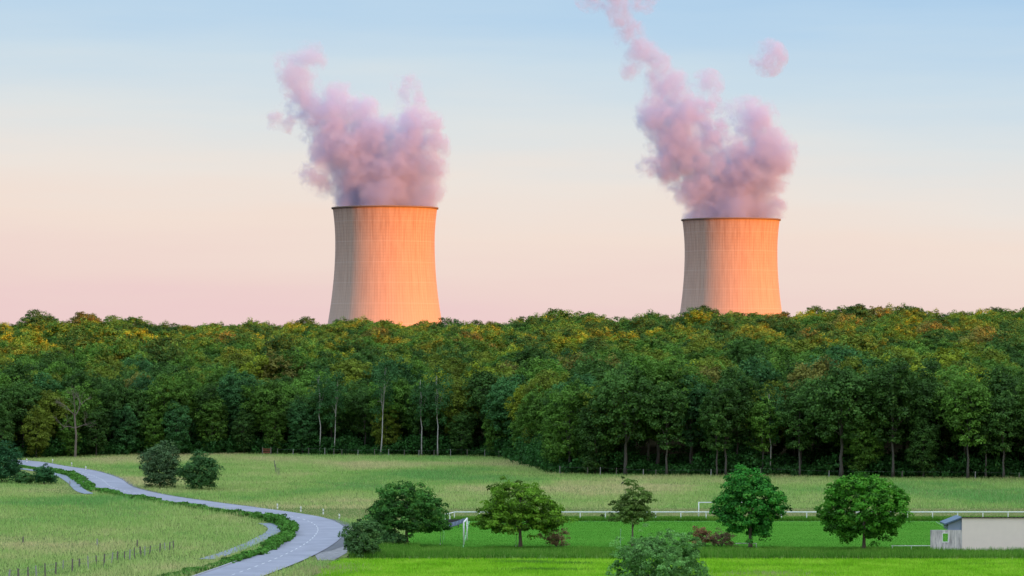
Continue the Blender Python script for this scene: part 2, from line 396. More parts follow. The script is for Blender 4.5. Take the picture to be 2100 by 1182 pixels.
keep &= ~in_pitch & ~in_crop & (rd > RW + .35) & (pd > .95)
grav = (px > 640) & (px < 716) & (PY(xy) > 1078) & (PY(xy) < 1152); keep &= ~grav
xy, px, rd, pd = xy[keep], px[keep], rd[keep], pd[keep]
hh = 0.42 + 0.16 * lump(xy[:, 0], xy[:, 1], 9) + .1 * lump(xy[:, 0], xy[:, 1], 2.3)
outer_side = (PY(xy) < np.interp(px, [p_[0] for p_ in RP[:13]], [p_[1] for p_ in RP[:13]])) | (px > 690)
hh *= np.where(outer_side, np.clip(.35 + rd / 8, .35, 1), np.where((px > 190) & (px < 540), 1.15, np.where(px < 191, np.clip(.1 + np.minimum(rd, pd) / 12, .1, 1), np.clip(.3 + pd / 6, .3, 1))))
# bare mown strip behind the railing stays short and straw-coloured
strip = (xy[:, 1] > PITCH_Y1 + 4) & (xy[:, 1] < G(0, 1044)[1]) & (px > 560)
mg = ~strip
tag(grass('meadow_grass', xy[mg], hh[mg], 0.085, terrain(xy[mg, 0], xy[mg, 1]), M['meadow']), 'sage green meadow grass covering the slope below the forest and beside the road', 'grass', kind='stuff')
tag(grass('straw_grass', xy[strip], .16, .08, terrain(xy[strip, 0], xy[strip, 1]), M['straw']), 'pale straw coloured mown strip behind the white railing', 'grass', kind='stuff')
# longer yellowish grass on the road verge, railing foot, pitch side
xy, px = scatter(100000, 860, 2440, PITCH_Y1 - .2, PITCH_Y1 + 2.2)
tag(grass('rail_grass', xy, .5, .08, 0, M['tall']), 'dark green uncut grass along the foot of the white railing', 'grass', kind='stuff')
xy, px = scatter(165000, 716, 2440, CROP_Y1 + .3, PITCH_Y0 + 1)
k_ = ((px < 900) | (xy[:, 1] < PITCH_Y0 + .3)); xy = xy[k_]; low_ = (PY(xy) < 1137) & (PX(xy) > 860)
tag(grass('tall_grass', xy, np.where(low_, .3, .72) * (1 + .25 * lump(xy[:, 0], xy[:, 1], 2.5) + .2 * lump(xy[:, 0], xy[:, 1], .8)), .07, 0, M['tall'], .16), 'tall dark green grass strip between the pitch and the bright field', 'grass', kind='stuff')
xy, px = scatter(260000, 540, 2440, 262, CROP_Y1)
k_ = px > 650 + (1182 - PY(xy)) * 1.3 + 12 * lump(xy[:, 0], xy[:, 1], 1.5); xy = xy[k_]
px = PX(xy); py = PY(xy)
hollow = np.exp(-(((px - 1085) / 60) ** 2 + ((py - 1154) / 2.0) ** 2)) + np.exp(-(((px - 1180) / 45) ** 2 + ((py - 1156) / 1.5) ** 2)) + np.exp(-(((px - 1110) / 70) ** 2 + ((py - 1168) / 2.2) ** 2))
xy = xy[rng.uniform(0, 1, len(xy)) > hollow * .9]
tag(grass('crop', xy, .28, .085, 0, M['cropb'], .3), 'vivid green young cereal crop filling the near field', 'crop', kind='stuff')
pts_w = []
for px_, py_, sx_, sy_, nn in ((1640, 1143, 40, 1.6, 420), (1760, 1141, 55, 1.4, 500), (1930, 1142, 60, 1.2, 300), (1570, 1181, 60, 3.0, 900), (790, 1146, 30, 1.5, 260), (690, 1168, 35, 5, 900), (640, 1176, 25, 6, 900), (2010, 1137.5, 60, .8, 700), (1945, 1136, 25, .8, 200)):
    for _ in range(nn): pts_w.append(G(px_ + rng.normal(0, sx_), py_ + rng.normal(0, sy_))[:2])
pts_w = np.array(pts_w)
pts_d = np.array([G(px_ + rng.normal(0, sx_), py_ + rng.normal(0, sy_))[:2] for px_, py_, sx_, sy_, nn in ((1075, 1156, 34, .8, 900), (1105, 1157.5, 26, .8, 500), (1172, 1159, 30, .8, 700), (1090, 1171, 34, 1.0, 700), (1150, 1172, 40, .8, 500), (2000, 1160, 60, .6, 300), (1560, 1163, 70, .6, 250)) for _ in range(nn)])
tag(grass('dark_grass', pts_d, .34, .07, 0, M['tall'], .3), 'darker green tufts in the hollows of the bright field', 'grass', kind='stuff')
tag(grass('seed_grass', pts_w, .42, .05, 0, M['straw'], .3), 'pale straw coloured seed grass standing in patches around the bright field', 'grass', kind='stuff')
xy, px = scatter(220000, 825, 2440, PITCH_Y0 - .5, PITCH_Y1)
k_ = xy[:, 0] > px0 - .5; xy = xy[k_]
tag(grass('pitch_grass', xy, .07, .07, .02, M['pitchb'], .5), 'mown green grass of the football pitch', 'grass', kind='stuff')

# ---------------------------------------------------------------- leaves and trees
def leaf_faces(c, nrm, size, r):
    n = len(c); nrm = nrm / (np.linalg.norm(nrm, axis=1)[:, None] + 1e-9)
    a = r.normal(size=(n, 3)); t_ = np.cross(nrm, a); t_ /= np.linalg.norm(t_, axis=1)[:, None] + 1e-9; b_ = np.cross(nrm, t_)
    s = (size * r.uniform(.6, 1.35, n))[:, None]
    V = np.stack([c - t_ * s * .5, c + b_ * s * .36, c + t_ * s * .5 - nrm * s * .12, c - b_ * s * .36], 1).reshape(-1, 3)
    return V, np.arange(4 * n).reshape(-1, 4)
def crown_leaves(r, centre, radii, nclump, per, rc, power=1.0, droop=0., flat=.65, bottom=-.75, gaps=0.0, spread=.55, outer=.45, ragged=.16, cv=(.15, .75)):
    """leaf clumps spread through a bumpy ellipsoid; returns points, normals, tints"""
    u = r.normal(size=(nclump * 3, 3)); u /= np.linalg.norm(u, axis=1)[:, None]
    u = u[(u[:, 2] > bottom)][:nclump]; k = len(u)
    ph = r.uniform(0, 6, 9)
    bump = 1 + ragged * (np.sin(u[:, 0] * 4 + ph[0]) * np.cos(u[:, 1] * 4 + ph[1]) + np.sin(u[:, 2] * 5 + u[:, 0] * 3 + ph[2])) + r.normal(0, .05, k)
    rad = (outer + (1 - outer) * r.uniform(0, 1, k) ** .55) * bump
    cc = u * rad[:, None] * np.array(radii); cc[:, 2] = np.sign(cc[:, 2]) * abs(cc[:, 2] / radii[2]) ** power * radii[2]
    cc += np.array(centre)
    rcs = rc * r.uniform(.6, 1.35, k); ct = r.uniform(*cv, k)
    if gaps: keep = r.uniform(0, 1, k) > gaps; cc, rcs, ct, u = cc[keep], rcs[keep], ct[keep], u[keep]; k = len(cc)
    w_ = r.normal(size=(k, per, 3)); w_ /= np.linalg.norm(w_, axis=2)[..., None]; w_[..., 2] = np.where(w_[..., 2] < -.5, -w_[..., 2] * .6, w_[..., 2])
    q = r.uniform(spread, 1.05, (k, per, 1))
    p = w_ * q * rcs[:, None, None] * np.array([1, 1, flat]); p[..., 2] -= droop * (np.hypot(p[..., 0], p[..., 1]) ** 1.3)
    p = (p + cc[:, None]).reshape(-1, 3)
    nr = (w_ * .9 + u[:, None] * .35 + r.normal(0, .45, (k, per, 3)) + np.array([0, 0, .35])).reshape(-1, 3)
    tint = np.clip(np.repeat(ct, per) + r.normal(0, .13, k * per), 0, 1)
    return p, nr, tint, cc
def crown_mesh(name, r, lst, size):
    P_ = [crown_leaves(r, **k) for k in lst]; p = np.concatenate([q[0] for q in P_]); n_ = np.concatenate([q[1] for q in P_]); t_ = np.concatenate([q[2] for q in P_])
    V, Fc = leaf_faces(p, n_, size, r); return mesh_np(name, V, Fc, t_), np.concatenate([q[3] for q in P_])
def trunk_mesh(name, r, height, r0, lean=(0, 0), limbs=6, fork=.45, reach=3.0, targets=None, bend=.02):
    mb = MB(); k = 8
    pts = [Vector((lean[0] * (i / k) ** 1.2 + r.normal(0, bend * height * .3) * (i > 0), lean[1] * (i / k) + r.normal(0, bend * height * .3) * (i > 0), height * i / k)) for i in range(k + 1)]
    mb.tube(pts, [r0 * (1.35 if i == 0 else 1) * (1 - .85 * i / k) for i in range(k + 1)], 8)
    for j in range(limbs):
        f = fork + (1 - fork) * .8 * j / max(1, limbs); i = min(int(f * k), k - 1); s = pts[i].lerp(pts[i + 1], f * k - i)
        if targets is not None and len(targets):
            tg = Vector(targets[r.integers(len(targets))]); 
            if tg.z < s.z + .2: tg.z = s.z + .4
        else:
            a = r.uniform(0, 2 * pi); tg = s + Vector((cos(a) * reach, sin(a) * reach, reach * r.uniform(.5, 1.1)))
        mid = s.lerp(tg, .5) + Vector((0, 0, (tg - s).length * .08)) + Vector(r.normal(0, .12, 3)) * (tg - s).length * .4
        rr = r0 * (1 - .8 * f) * .55
        mb.tube([s, s.lerp(mid, .5), mid, tg], [rr, rr * .8, rr * .55, rr * .15], 6)
    me = bpy.data.meshes.new(name); me.from_pydata(mb.v, [], mb.f); me.update(); me.polygons.foreach_set('use_smooth', np.ones(len(me.polygons), bool)); return me

# prototypes of the forest kinds: name -> (crown mesh, trunk mesh, height, half width)
KIND = {}
def proto(key, seed, lst, size, th, r0, bark, height, half, **kw):
    r = np.random.default_rng(seed); cm, cc = crown_mesh(key + '_crown', r, lst, size); tm = trunk_mesh(key + '_trunk', r, th, r0, targets=cc, **kw)
    cm.materials.append(M['leaf']); tm.materials.append(M[bark]); KIND[key] = (cm, tm, height, half)
for i, sd in enumerate((1, 2, 3)):     # broad oaks: domed crown on a clear trunk
    proto(f'oak{i}', sd, [dict(centre=(0, 0, 12.2), radii=(5.9, 5.9, 5.6), nclump=250, per=46, rc=1.05, flat=.9, bottom=-.55, ragged=.09),
                          dict(centre=(.6 * i - .6, -.5, 8.0), radii=(4.0, 4.0, 3.0), nclump=60, per=40, rc=.9, flat=.9)], 0.42, 13, .34, 'bark', 18, 5.6, limbs=9, fork=.4)
for i, sd in enumerate((11, 12)):      # hornbeams leafy to the ground
    proto(f'horn{i}', sd, [dict(centre=(0, 0, 9.0), radii=(4.3, 4.3, 8.2), nclump=290, per=44, rc=.95, droop=.06, flat=.8, bottom=-.95, ragged=.1)], 0.42, 14, .26, 'bark', 17, 4.3, limbs=8, fork=.2)
for i, sd in enumerate((21, 22)):      # tall narrow ash
    proto(f'ash{i}', sd, [dict(centre=(0, 0, 13.2), radii=(3.7, 3.7, 5.6), nclump=190, per=38, rc=.9, flat=.9, ragged=.16, gaps=.05),
                          dict(centre=(.8, -.6, 7.2), radii=(2.6, 2.6, 2.0), nclump=22, per=40, rc=.9)], 0.42, 15, .24, 'bark', 19, 3.8, limbs=9, fork=.4)
for i, sd in enumerate((31, 32)):      # birches: thin drooping crown, white stem
    proto(f'birch{i}', sd, [dict(centre=(.5, 0, 12.6), radii=(1.9, 1.9, 4.4), nclump=52, per=44, rc=.8, droop=.55, flat=1.1, ragged=.25),
                            dict(centre=(.2, 0, 7.6), radii=(1.5, 1.5, 2.0), nclump=10, per=30, rc=.7, droop=.6, flat=1.)], 0.30, 15.5, .13, "birch_bark", 17.5, 1.9, limbs=10, fork=.45, lean=((.9, 0) if i else (-.3, 0)))
LOOK = dict(oak='broad round-crowned oak', horn='bushy hornbeam leafy to the ground', ash='tall narrow ash', birch='slender birch')
NAME = dict(oak='oak_tree', horn='hornbeam_tree', ash='ash_tree', birch='birch_tree')

# the wood: rows of trees going back over the ridge; what the photo can see of each is estimated front to back
r = np.random.default_rng(5); trees = []
d = 0.
row = 0
while d < 1340 - 480:
    sp = 5.6 if row == 0 else (6.2 if row == 1 else (7.0 + 2.4 * min(1, d / 260)))
    px = -330.0 + r.uniform(0, 90)
    while px < 2430:
        dd = edge_d(px) + 2.0 + d + r.normal(0, 1.2 if row < 2 else 4.2)
        right = px > 1080
        if row == 0: ks, pr = ['horn0', 'horn1', 'ash0', 'ash1', 'oak0'], ([.5, .42, .03, .03, .02] if not right else [.34, .26, .17, .17, .06])
        elif row < 6: ks, pr = ['oak0', 'oak1', 'oak2', 'ash0', 'ash1', 'horn0', 'birch0'], [.18, .18, .16, .18, .12, .12, .06]
        else: ks, pr = ['oak0', 'oak1', 'oak2', 'ash0', 'ash1', 'birch1'], [.27, .26, .25, .1, .09, .03]
        kd = ks[r.choice(len(ks), p=pr)]; s = r.uniform(.85, 1.12)
        s *= 1 + .13 * lump((px - CX) * dd / F, dd, 17)
        s *= .84
        if row == 0: s *= (.74 if not right else .86) * r.uniform(.8, 1.1)
        elif row < 6: s *= (.93 if not right else 1.10)
        elif row > 12: s *= r.uniform(.82, 1.14)
        trees.append([px, dd, kd, s, row]); px += (sp * r.uniform(.75, 1.25)) * F / dd
    d += 4.5 if row == 0 else (6.0 if row < 3 else 7.2 + 4 * min(1, d / 350)); row += 1
# trees the photo singles out at the forest's edge: birches, pale trunks (px of foot, top row, kind, scale, lateral shift)
SPECIAL = [(657, 'birch0', 1.0, -1), (684, 'birch1', .95, -1), (780, 'birch1', 1.12, -2), (865, 'birch0', .95, -2), (898, 'birch0', 1.0, -2.5), (1283, 'oak1', .95, -1), (1367, 'ash0', .8, -2),
           (1470, 'ash1', .72, -2.5), (1488, 'ash0', .8, -2), (1640, 'ash1', .75, -2), (1725, 'oak2', 1.0, -2.5), (1831, 'ash0', 1.0, -2.5), (1985, 'ash1', .9, -3), (2022, 'ash0', .7, -2), (2058, 'ash1', .75, -2)]
trees = [q for q in trees if not (q[4] == 0 and any(abs(q[0] - s_[0]) < 34 for s_ in SPECIAL))]
for px, kd, s, o in SPECIAL: trees.append([px, edge_d(px) + o + 3, kd, s, -1])
# taller trees that stand out on the skyline
for px, sk in ((172, 640), (75, 640), (1148, 633), (1435, 632), (1600, 640), (1655, 641), (1752, 624), (1800, 628), (1870, 632), (2050, 630)):
    dd = 1190.; z0 = terrain((px - CX) * dd / F, dd); ht = H + (YH - sk) * dd / F - z0; trees.append([px, dd, 'oak1' if px % 2 else 'oak2', float(ht) / 18, 99])
wide = lambda q: 1 + .25 * min(1, max(0, (q[1] - edge_d(q[0]) - 40) / 250)) * (q[4] != 99) + .15 * (q[4] == 99)
trees.sort(key=lambda q: q[1]); step = 4; top = np.full(900, 3000.); vis = []
for q in trees:
    px, dd, kd, s, row = q; x = (px - CX) * dd / F; z0 = float(terrain(x, dd)); q.append(z0)
    h_, w_ = KIND[kd][2] * s, KIND[kd][3] * s * F / dd * wide(q)
    c0, c1 = int((px - w_ + 400) / step), int((px + w_ + 400) / step) + 1
    cols = np.arange(max(c0, 0), min(c1, 900)); u = (cols * step - 400 - px) / w_
    ytop = YH - (z0 + h_ * (1 - .35 * np.clip(u * u, 0, 1)) - H) * F / dd
    ybase = YH - (z0 - H) * F / dd
    vis_now = np.clip(np.minimum(top[cols], ybase) - ytop, 0, None)
    inside = (cols * step - 400 > 0) & (cols * step - 400 < 2100)
    q.append(float((vis_now * inside).sum() * step)); top[cols] = np.minimum(top[cols], ytop)
order = sorted(range(len(trees)), key=lambda i: -trees[i][6]); chosen = set(order[:270]) | {i for i, q in enumerate(trees) if q[4] in (-1, 99)}
print('forest trees', len(trees), 'visible', sum(q[6] > 40 for q in trees), 'smallest chosen', trees[order[269]][6])
ORD = ['first', 'second', 'third', 'fourth', 'fifth', 'sixth', 'seventh', 'eighth', 'ninth', 'tenth', 'eleventh', 'twelfth', 'thirteenth', 'fourteenth', 'fifteenth', 'sixteenth', 'seventeenth', 'eighteenth', 'nineteenth']
TEN = {20: 'twenty', 30: 'thirty', 40: 'forty', 50: 'fifty', 60: 'sixty', 70: 'seventy', 80: 'eighty', 90: 'ninety'}
def ordinal(n):
    if n <= 19: return ORD[n - 1]
    if n % 10 == 0: return TEN[n][:-1] + 'ieth'
    return TEN[n // 10 * 10] + '-' + ORD[n % 10 - 1]
def band(q):
    dd = q[1] - edge_d(q[0])
    if q[4] in (-1, 0) or dd < 5: return 'in the front row'
    if dd < 20: return 'behind the front row'
    if dd < 90: return 'on the lower slope'
    if dd < 300: return 'on the middle slope'
    return 'on the high ridge'
def seg(px):
    if px < 675: return 'left of the left tower'
    if px < 905: return 'below the left tower'
    if px < 1395: return 'between the two towers'
    if px < 1605: return 'below the right tower'
    return 'right of the right tower'
counts = {}
for i in sorted(chosen, key=lambda i: trees[i][0]):
    px, dd, kd, s, row, z0, _ = trees[i]; k = kd[:-1]
    cn = r.choice(['dark green', 'mid green', 'olive green', 'yellow-green', 'brownish green', 'bluish green'],
                  p=([.40, .38, .04, .0, .0, .18] if row < 3 else ([.28, .32, .22, .11, .04, .03] if dd < 800 else [.30, .26, .28, .08, .08, 0.])))
    if k == 'birch': cn = 'bluish green'
    look = {'oak': 'round oak crown', 'horn': 'bushy hornbeam', 'ash': 'narrow ash', 'birch': 'white-stemmed birch'}[k]
    key = (cn, look, band(trees[i]), seg(px)); counts.setdefault(key, []).append(i)
def place(name, cm, tm, loc, rz, s, colour, trunk_rot=None, **kw):
    o = empty(name, loc, rz, **kw); o.scale = (s[0], s[1], s[2])
    c = bpy.data.objects.new('crown', cm); COL.objects.link(c); c.parent = o; c.color = (*colour, 1)
    if tm: tk = bpy.data.objects.new('trunk', tm); COL.objects.link(tk); tk.parent = o
    return o
GRP = {'oak': 'oaks of the forest', 'horn': 'hornbeams of the forest', 'ash': 'ash trees of the forest', 'birch': 'white-stemmed birches at the forest edge'}
for (cn, look, bd, sg), ids in counts.items():
    for j, i in enumerate(ids):
        px, dd, kd, s, row, z0, _ = trees[i]; k = kd[:-1]; x = (px - CX) * dd / F
        lab = f'{cn} {look} {bd}, ' + (f'{ordinal(j + 1)} ' if len(ids) > 1 else '') + sg
        jit = np.array(LEAVES[cn]) * r.uniform(.85, 1.18)
        place(NAME[k], KIND[kd][0], KIND[kd][1], (x, dd, z0 - .1), (r.uniform(0, 6.28) if k != 'birch' else r.uniform(-.3, .3)), (s * wide(trees[i]) * r.uniform(.95, 1.1), s * wide(trees[i]) * r.uniform(.95, 1.1), s), tuple(jit), label=lab, cat='tree', group=GRP[k])
# everything behind: one far-off wood, the same crowns set on points
rest = [q for i, q in enumerate(trees) if i not in chosen]
kinds = ['oak0', 'oak1', 'oak2', 'ash0', 'ash1', 'horn0', 'horn1', 'birch0', 'birch1']
me = bpy.data.meshes.new('forest'); me.vertices.add(len(rest))
me.vertices.foreach_set('co', np.array([((q[0] - CX) * q[1] / F, q[1], q[5]) for q in rest], np.float32).ravel())
for nm, ty, vals in (('kd', 'INT', [kinds.index(q[2]) for q in rest]), ('sc', 'FLOAT', [q[3] for q in rest]), ('rz', 'FLOAT', list(r.uniform(0, 6.28, len(rest)))), ('sw', 'FLOAT', [q[3] * wide(q) for q in rest])):
    a = me.attributes.new(nm, ty, 'POINT'); a.data.foreach_set('value', np.array(vals, np.int32 if ty == 'INT' else np.float32))
fo = link('forest', me, None); tag(fo, 'dense deciduous wood filling the ridge behind the single trees', 'forest', kind='stuff')
ng = bpy.data.node_groups.new('forest', 'GeometryNodeTree'); ng.interface.new_socket('Geometry', in_out='INPUT', socket_type='NodeSocketGeometry'); ng.interface.new_socket('Geometry', in_out='OUTPUT', socket_type='NodeSocketGeometry')
N = ng.nodes; L = ng.links; gi = N.new('NodeGroupInput'); go = N.new('NodeGroupOutput'); jn = N.new('GeometryNodeJoinGeometry')
def attr(nm, ty):
    n = N.new('GeometryNodeInputNamedAttribute'); n.data_type = ty; n.inputs['Name'].default_value = nm
    return [o for o in n.outputs if o.enabled and o.name == 'Attribute'][0]
far_me = {}
firsts = {}
for o in list(COL.objects):
    if o.name.split('.')[0] == 'crown':
        firsts.setdefault(o.data.name, o)
kda, sca, rza = attr('kd', 'INT'), attr('sc', 'FLOAT'), attr('rz', 'FLOAT')
rc_ = N.new('ShaderNodeCombineXYZ'); L.new(rza, rc_.inputs[2])
swa = attr('sw', 'FLOAT'); sc_ = N.new('ShaderNodeCombineXYZ'); L.new(swa, sc_.inputs[0]); L.new(swa, sc_.inputs[1]); L.new(sca, sc_.inputs[2])
for i, k in enumerate(kinds):
    if KIND[k][0].name not in firsts: continue
    oi = N.new('GeometryNodeObjectInfo'); oi.transform_space = 'ORIGINAL'; oi.inputs[0].default_value = firsts[KIND[k][0].name]
    sm = N.new('GeometryNodeSetMaterial'); sm.inputs['Material'].default_value = M['leaf_far']; L.new(oi.outputs['Geometry'], sm.inputs['Geometry'])
    cp = N.new('FunctionNodeCompare'); cp.data_type = 'INT'; cp.operation = 'EQUAL'
    ci = [s_ for s_ in cp.inputs if s_.enabled and s_.type == 'INT']; L.new(kda, ci[0]); ci[1].default_value = i
    ip = N.new('GeometryNodeInstanceOnPoints'); L.new(gi.outputs[0], ip.inputs['Points']); L.new(cp.outputs[0], ip.inputs['Selection']); L.new(sm.outputs[0], ip.inputs['Instance'])
    L.new(rc_.outputs[0], ip.inputs['Rotation']); L.new(sc_.outputs[0], ip.inputs['Scale']); L.new(ip.outputs[0], jn.inputs[0])
L.new(jn.outputs[0], go.inputs[0])
md = fo.modifiers.new('trees', 'NODES'); md.node_group = ng

# undergrowth along the forest's edge
def leaf_stuff(name, pts, nrm, size, colour, parent=None, seed=3, tintc=None):
    r_ = np.random.default_rng(seed); V, Fc = leaf_faces(np.asarray(pts), np.asarray(nrm), size, r_)
    t_ = np.clip(r_.uniform(.1, .8, len(pts)) if tintc is None else tintc, 0, 1)
    o = link(name, mesh_np(name, V, Fc, t_), M['leaf'], parent); o.color = (*colour, 1); return o
def hedge_points(r_, c, width, height, dens, clump=.6):
    """clumps along a line of (x, y) points"""
    d_ = np.concatenate([[0], np.cumsum(np.linalg.norm(np.diff(c, axis=0), axis=1))]); n_ = int(d_[-1] * dens); wsc = width
    s = r_.uniform(0, d_[-1], n_); x = np.interp(s, d_, c[:, 0]); y = np.interp(s, d_, c[:, 1])
    hmod = .75 + .35 * np.sin(s / 3.1 + np.sin(s / 1.7)) ; cz = r_.uniform(0.05, 1, n_) ** .8 * height * np.clip(hmod, .35, 1.2)
    x += r_.normal(0, width * .35, n_); y += r_.normal(0, width * .35, n_)
    k = 26; w_ = r_.normal(size=(n_, k, 3)); w_ /= np.linalg.norm(w_, axis=2)[..., None]
    p = w_ * clump * r_.uniform(.5, 1, (n_, k, 1)) + np.stack([x, y, cz], 1)[:, None]; p[..., 2] = abs(p[..., 2]) + .02
    return p.reshape(-1, 3), (w_ + r_.normal(0, .4, w_.shape) + [0, 0, .4]).reshape(-1, 3), np.repeat(r_.uniform(.15, .75, n_), k) + r_.normal(0, .1, n_ * k)
r_ = np.random.default_rng(77)
ec = np.array([((px - CX) * (edge_d(px) + 3.5) / F, edge_d(px) + 3.5) for px in np.arange(-150, 2260, 20)])
ec2 = ec * ((edge_d(CX + ec[:, 0] / ec[:, 1] * F) + 9) / edge_d(CX + ec[:, 0] / ec[:, 1] * F))[:, None]
q1, q2 = hedge_points(r_, ec, 3.2, 3.2, 15, .85), hedge_points(r_, ec2, 3.5, 6.0, 22, 1.0)
p, n_, t_ = (np.concatenate(z) for z in zip(q1, q2)); p[:, 2] += terrain(p[:, 0], p[:, 1]) * (p[:, 1] > 480)
tag(leaf_stuff('undergrowth', p, n_, .42, (0.034, 0.115, 0.024), tintc=t_), "dark leafy undergrowth along the foot of the forest's edge", 'undergrowth', kind='stuff')
# low bramble between road and path
lo = np.array([((G(px, py))[0], (G(px, py))[1]) for px, py in [(30, 955), (110, 967), (150, 978), (172, 992), (188, 1004), (233, 1014), (300, 1027), (400, 1043), (500, 1059), (555, 1070), (586, 1081), (595, 1091), (585, 1107), (562, 1121), (545, 1130), (500, 1146), (400, 1173), (330, 1190), (200, 1226)]])
lo = resample(spline(lo), 1.0)
p, n_, t_ = hedge_points(r_, lo, 1.0, 1.0, 18, .36)
hp = CX + p[:, 0] / p[:, 1] * F; p[:, 2] *= np.interp(hp, [0, 80, 110, 150, 200, 480, 560, 600], [.1, .15, .4, .7, .45, .5, .9, 1.]) * np.where(PY(p[:, :2]) > 1112, .75, 1)
tag(leaf_stuff('bramble_hedge', p, n_, .26, (0.085, 0.235, 0.035), tintc=t_), 'low ragged green bramble hedge between the road and the footpath', 'hedge')

# ---------------------------------------------------------------- single trees and bushes of the fields
def lone_tree(name, px, base, top, width, seed, colour, label, lst=None, size=.24, trunk_r=.2, clear=.12, dens=1.0, shape='round', group=None, sc_clump=1.0, gaps=0., skew=0., rag=.12):
    x, y, _ = G(px, base); s = F / y; ht = (base - top) / s; hw = width / 2 / s; r_ = np.random.default_rng(seed)
    zc0 = ht * clear; rz = (ht - zc0) / 2
    if shape == 'round':
        l = [dict(centre=(skew, 0, zc0 + rz), radii=(hw * .88, hw * .88, rz * .93), nclump=int(420 * dens), per=54, cv=(.0, .95), rc=.52 * sc_clump, bottom=-.93, ragged=rag, flat=.8, gaps=gaps, outer=.5)]
    elif shape == 'dome':
        l = [dict(centre=(skew, 0, zc0 + rz * .95), radii=(hw * .88, hw * .86, rz * .95), nclump=int(320 * dens), per=54, cv=(0, .95), rc=.54 * sc_clump, bottom=-.5, ragged=.12, flat=.75, gaps=gaps, outer=.5),
             dict(centre=(0, 0, zc0 + rz * .62), radii=(hw * .98, hw * .9, rz * .45), nclump=int(190 * dens), per=54, cv=(0, .95), rc=.5 * sc_clump, bottom=-.8, ragged=.18, gaps=gaps, outer=.5)]
    else:
        l = [dict(centre=(skew, 0, zc0 + rz * 1.05), radii=(hw * .8, hw * .8, rz * .88), nclump=int(190 * dens), per=42, rc=.42 * sc_clump, bottom=-.9, ragged=.3, gaps=gaps, outer=.3),
             dict(centre=(0, 0, zc0 + rz * .6), radii=(hw * .95, hw * .9, rz * .42), nclump=int(100 * dens), per=38, rc=.4 * sc_clump, bottom=-.6, ragged=.3, gaps=gaps, outer=.3)]
    cm, cc = crown_mesh(name + '_crown', r_, l, size); cm.materials.append(M['leaf'])
    tm = trunk_mesh(name + '_trunk', r_, ht * .85, trunk_r, limbs=14, fork=.28 if clear > .05 else .1, targets=cc, bend=.008); tm.materials.append(M['pale_bark'])
    return place(name, cm, tm, (x, y, 0), 0, (1, 1, 1), colour, label=label, cat='tree' if 'tree' in name else 'bush', group=group)
lone_tree('maple_tree', 834, 1121, 984, 165, 101, (0.055, 0.175, 0.030), 'dark green round tree beside the road bend, behind the grey-green bush', clear=.07, shape='dome', dens=1.15)
lone_tree('maple_tree', 1067, 1125, 979, 180, 102, (0.12, 0.26, 0.02), 'yellowish green dome-shaped tree right of the football goal', clear=.10, shape='dome', dens=1.0)
young = lone_tree('maple_tree', 1297, 1122, 990, 98, 103, (0.115, 0.20, 0.04), 'thin sparse young tree with see-through crown behind the large near bush', clear=.25, shape='sparse', size=.2, trunk_r=.12, dens=1.0, sc_clump=.9)
yy_ = young.location.y; tw = MB(); bz = (1122 - 992) * yy_ / F; bxo = (1277 - 1297) * yy_ / F
tw.tube([(0, 0, bz * .6), (bxo * .6, 0, bz * .8), (bxo, 0, bz)], [.05, .03, .012], 6); tw.build('branch', M['pale_bark'], young)
bird = MB(); bird.tube([(-.20, 0, -.10), (-.12, 0, -.01), (-.03, 0, .07), (.06, 0, .13), (.10, 0, .19), (.15, 0, .215), (.20, 0, .21)], [.012, .045, .078, .068, .045, .032, .004], 10)
bo = bird.build('crow', M['black'], None, True); bo.location = (young.location.x + bxo, yy_, bz - .0); tag(bo, 'small black crow perched on the top twig of the sparse young tree', 'bird')
lone_tree('maple_tree', 1539, 1126, 957, 158, 104, (0.045, 0.235, 0.030), 'dense fresh green tree hiding the far goal, left of the widest round tree', clear=.10, dens=1.25, sc_clump=1.05)
lone_tree('maple_tree', 1772, 1132, 967, 202, 105, (0.065, 0.24, 0.020), 'widest round dense tree with a short trunk near the pale shed', clear=.07, dens=1.6, sc_clump=1.0, rag=.06)
def shrub(name, px, base, top, width, seed, colour, label, size=.22, dens=1.0, rc=.5, depth=1.0, cat='bush', rough=.15, per=46, flat=.8, zpow=1.):
    x, y, _ = G(px, base); s = F / y; ht = (base - top) / s; hw = width / 2 / s; r_ = np.random.default_rng(seed)
    z = float(terrain(x, y))
    l = [dict(centre=(0, 0, ht * .42), radii=(hw * .9, hw * .9 * depth, ht * .52), nclump=int(150 * dens), per=per, rc=rc, bottom=-.8, ragged=rough, flat=flat, outer=.4)]
    cm, cc = crown_mesh(name + '_foliage', r_, l, size); cm.materials.append(M['leaf'])
    o = empty(name, (x, y, z), 0, label=label, cat=cat); c = link('foliage', cm, None, o); c.color = (*colour, 1)
    mb = MB()
    for k in range(7):
        tg = cc[r_.integers(len(cc))]; mb.tube([(r_.normal(0, .15), r_.normal(0, .15), -.1), (tg[0] * .4, tg[1] * .4, tg[2] * .55), tuple(tg)], [.07, .045, .015], 6)
    mb.build('stem', M['bark'], o); return o
shrub('willow_bush', 1350, 1204, 1086, 222, 201, (0.15, 0.33, 0.085), 'large grey-green willow bush cut by the bottom edge of the photo', .17, 4.5, .36, .8, rough=.17)
shrub('willow_bush', 1340, 1190, 1065, 150, 202, (0.16, 0.34, 0.085), 'loose feathery upper shoots of a willow behind the large grey-green bush', .17, .55, .35, .8, rough=.35, per=26)
shrub('round_bush', 742, 1146, 1064, 86, 203, (0.085, 0.185, 0.055), 'dense grey-green bush at the road bend, in front of the dark tree', .2, 1.4, .45)
shrub('round_bush', 805, 1126, 1088, 60, 204, (0.045, 0.12, 0.03), 'low dark bush under the dark tree beside the road', .2, .5, .4)
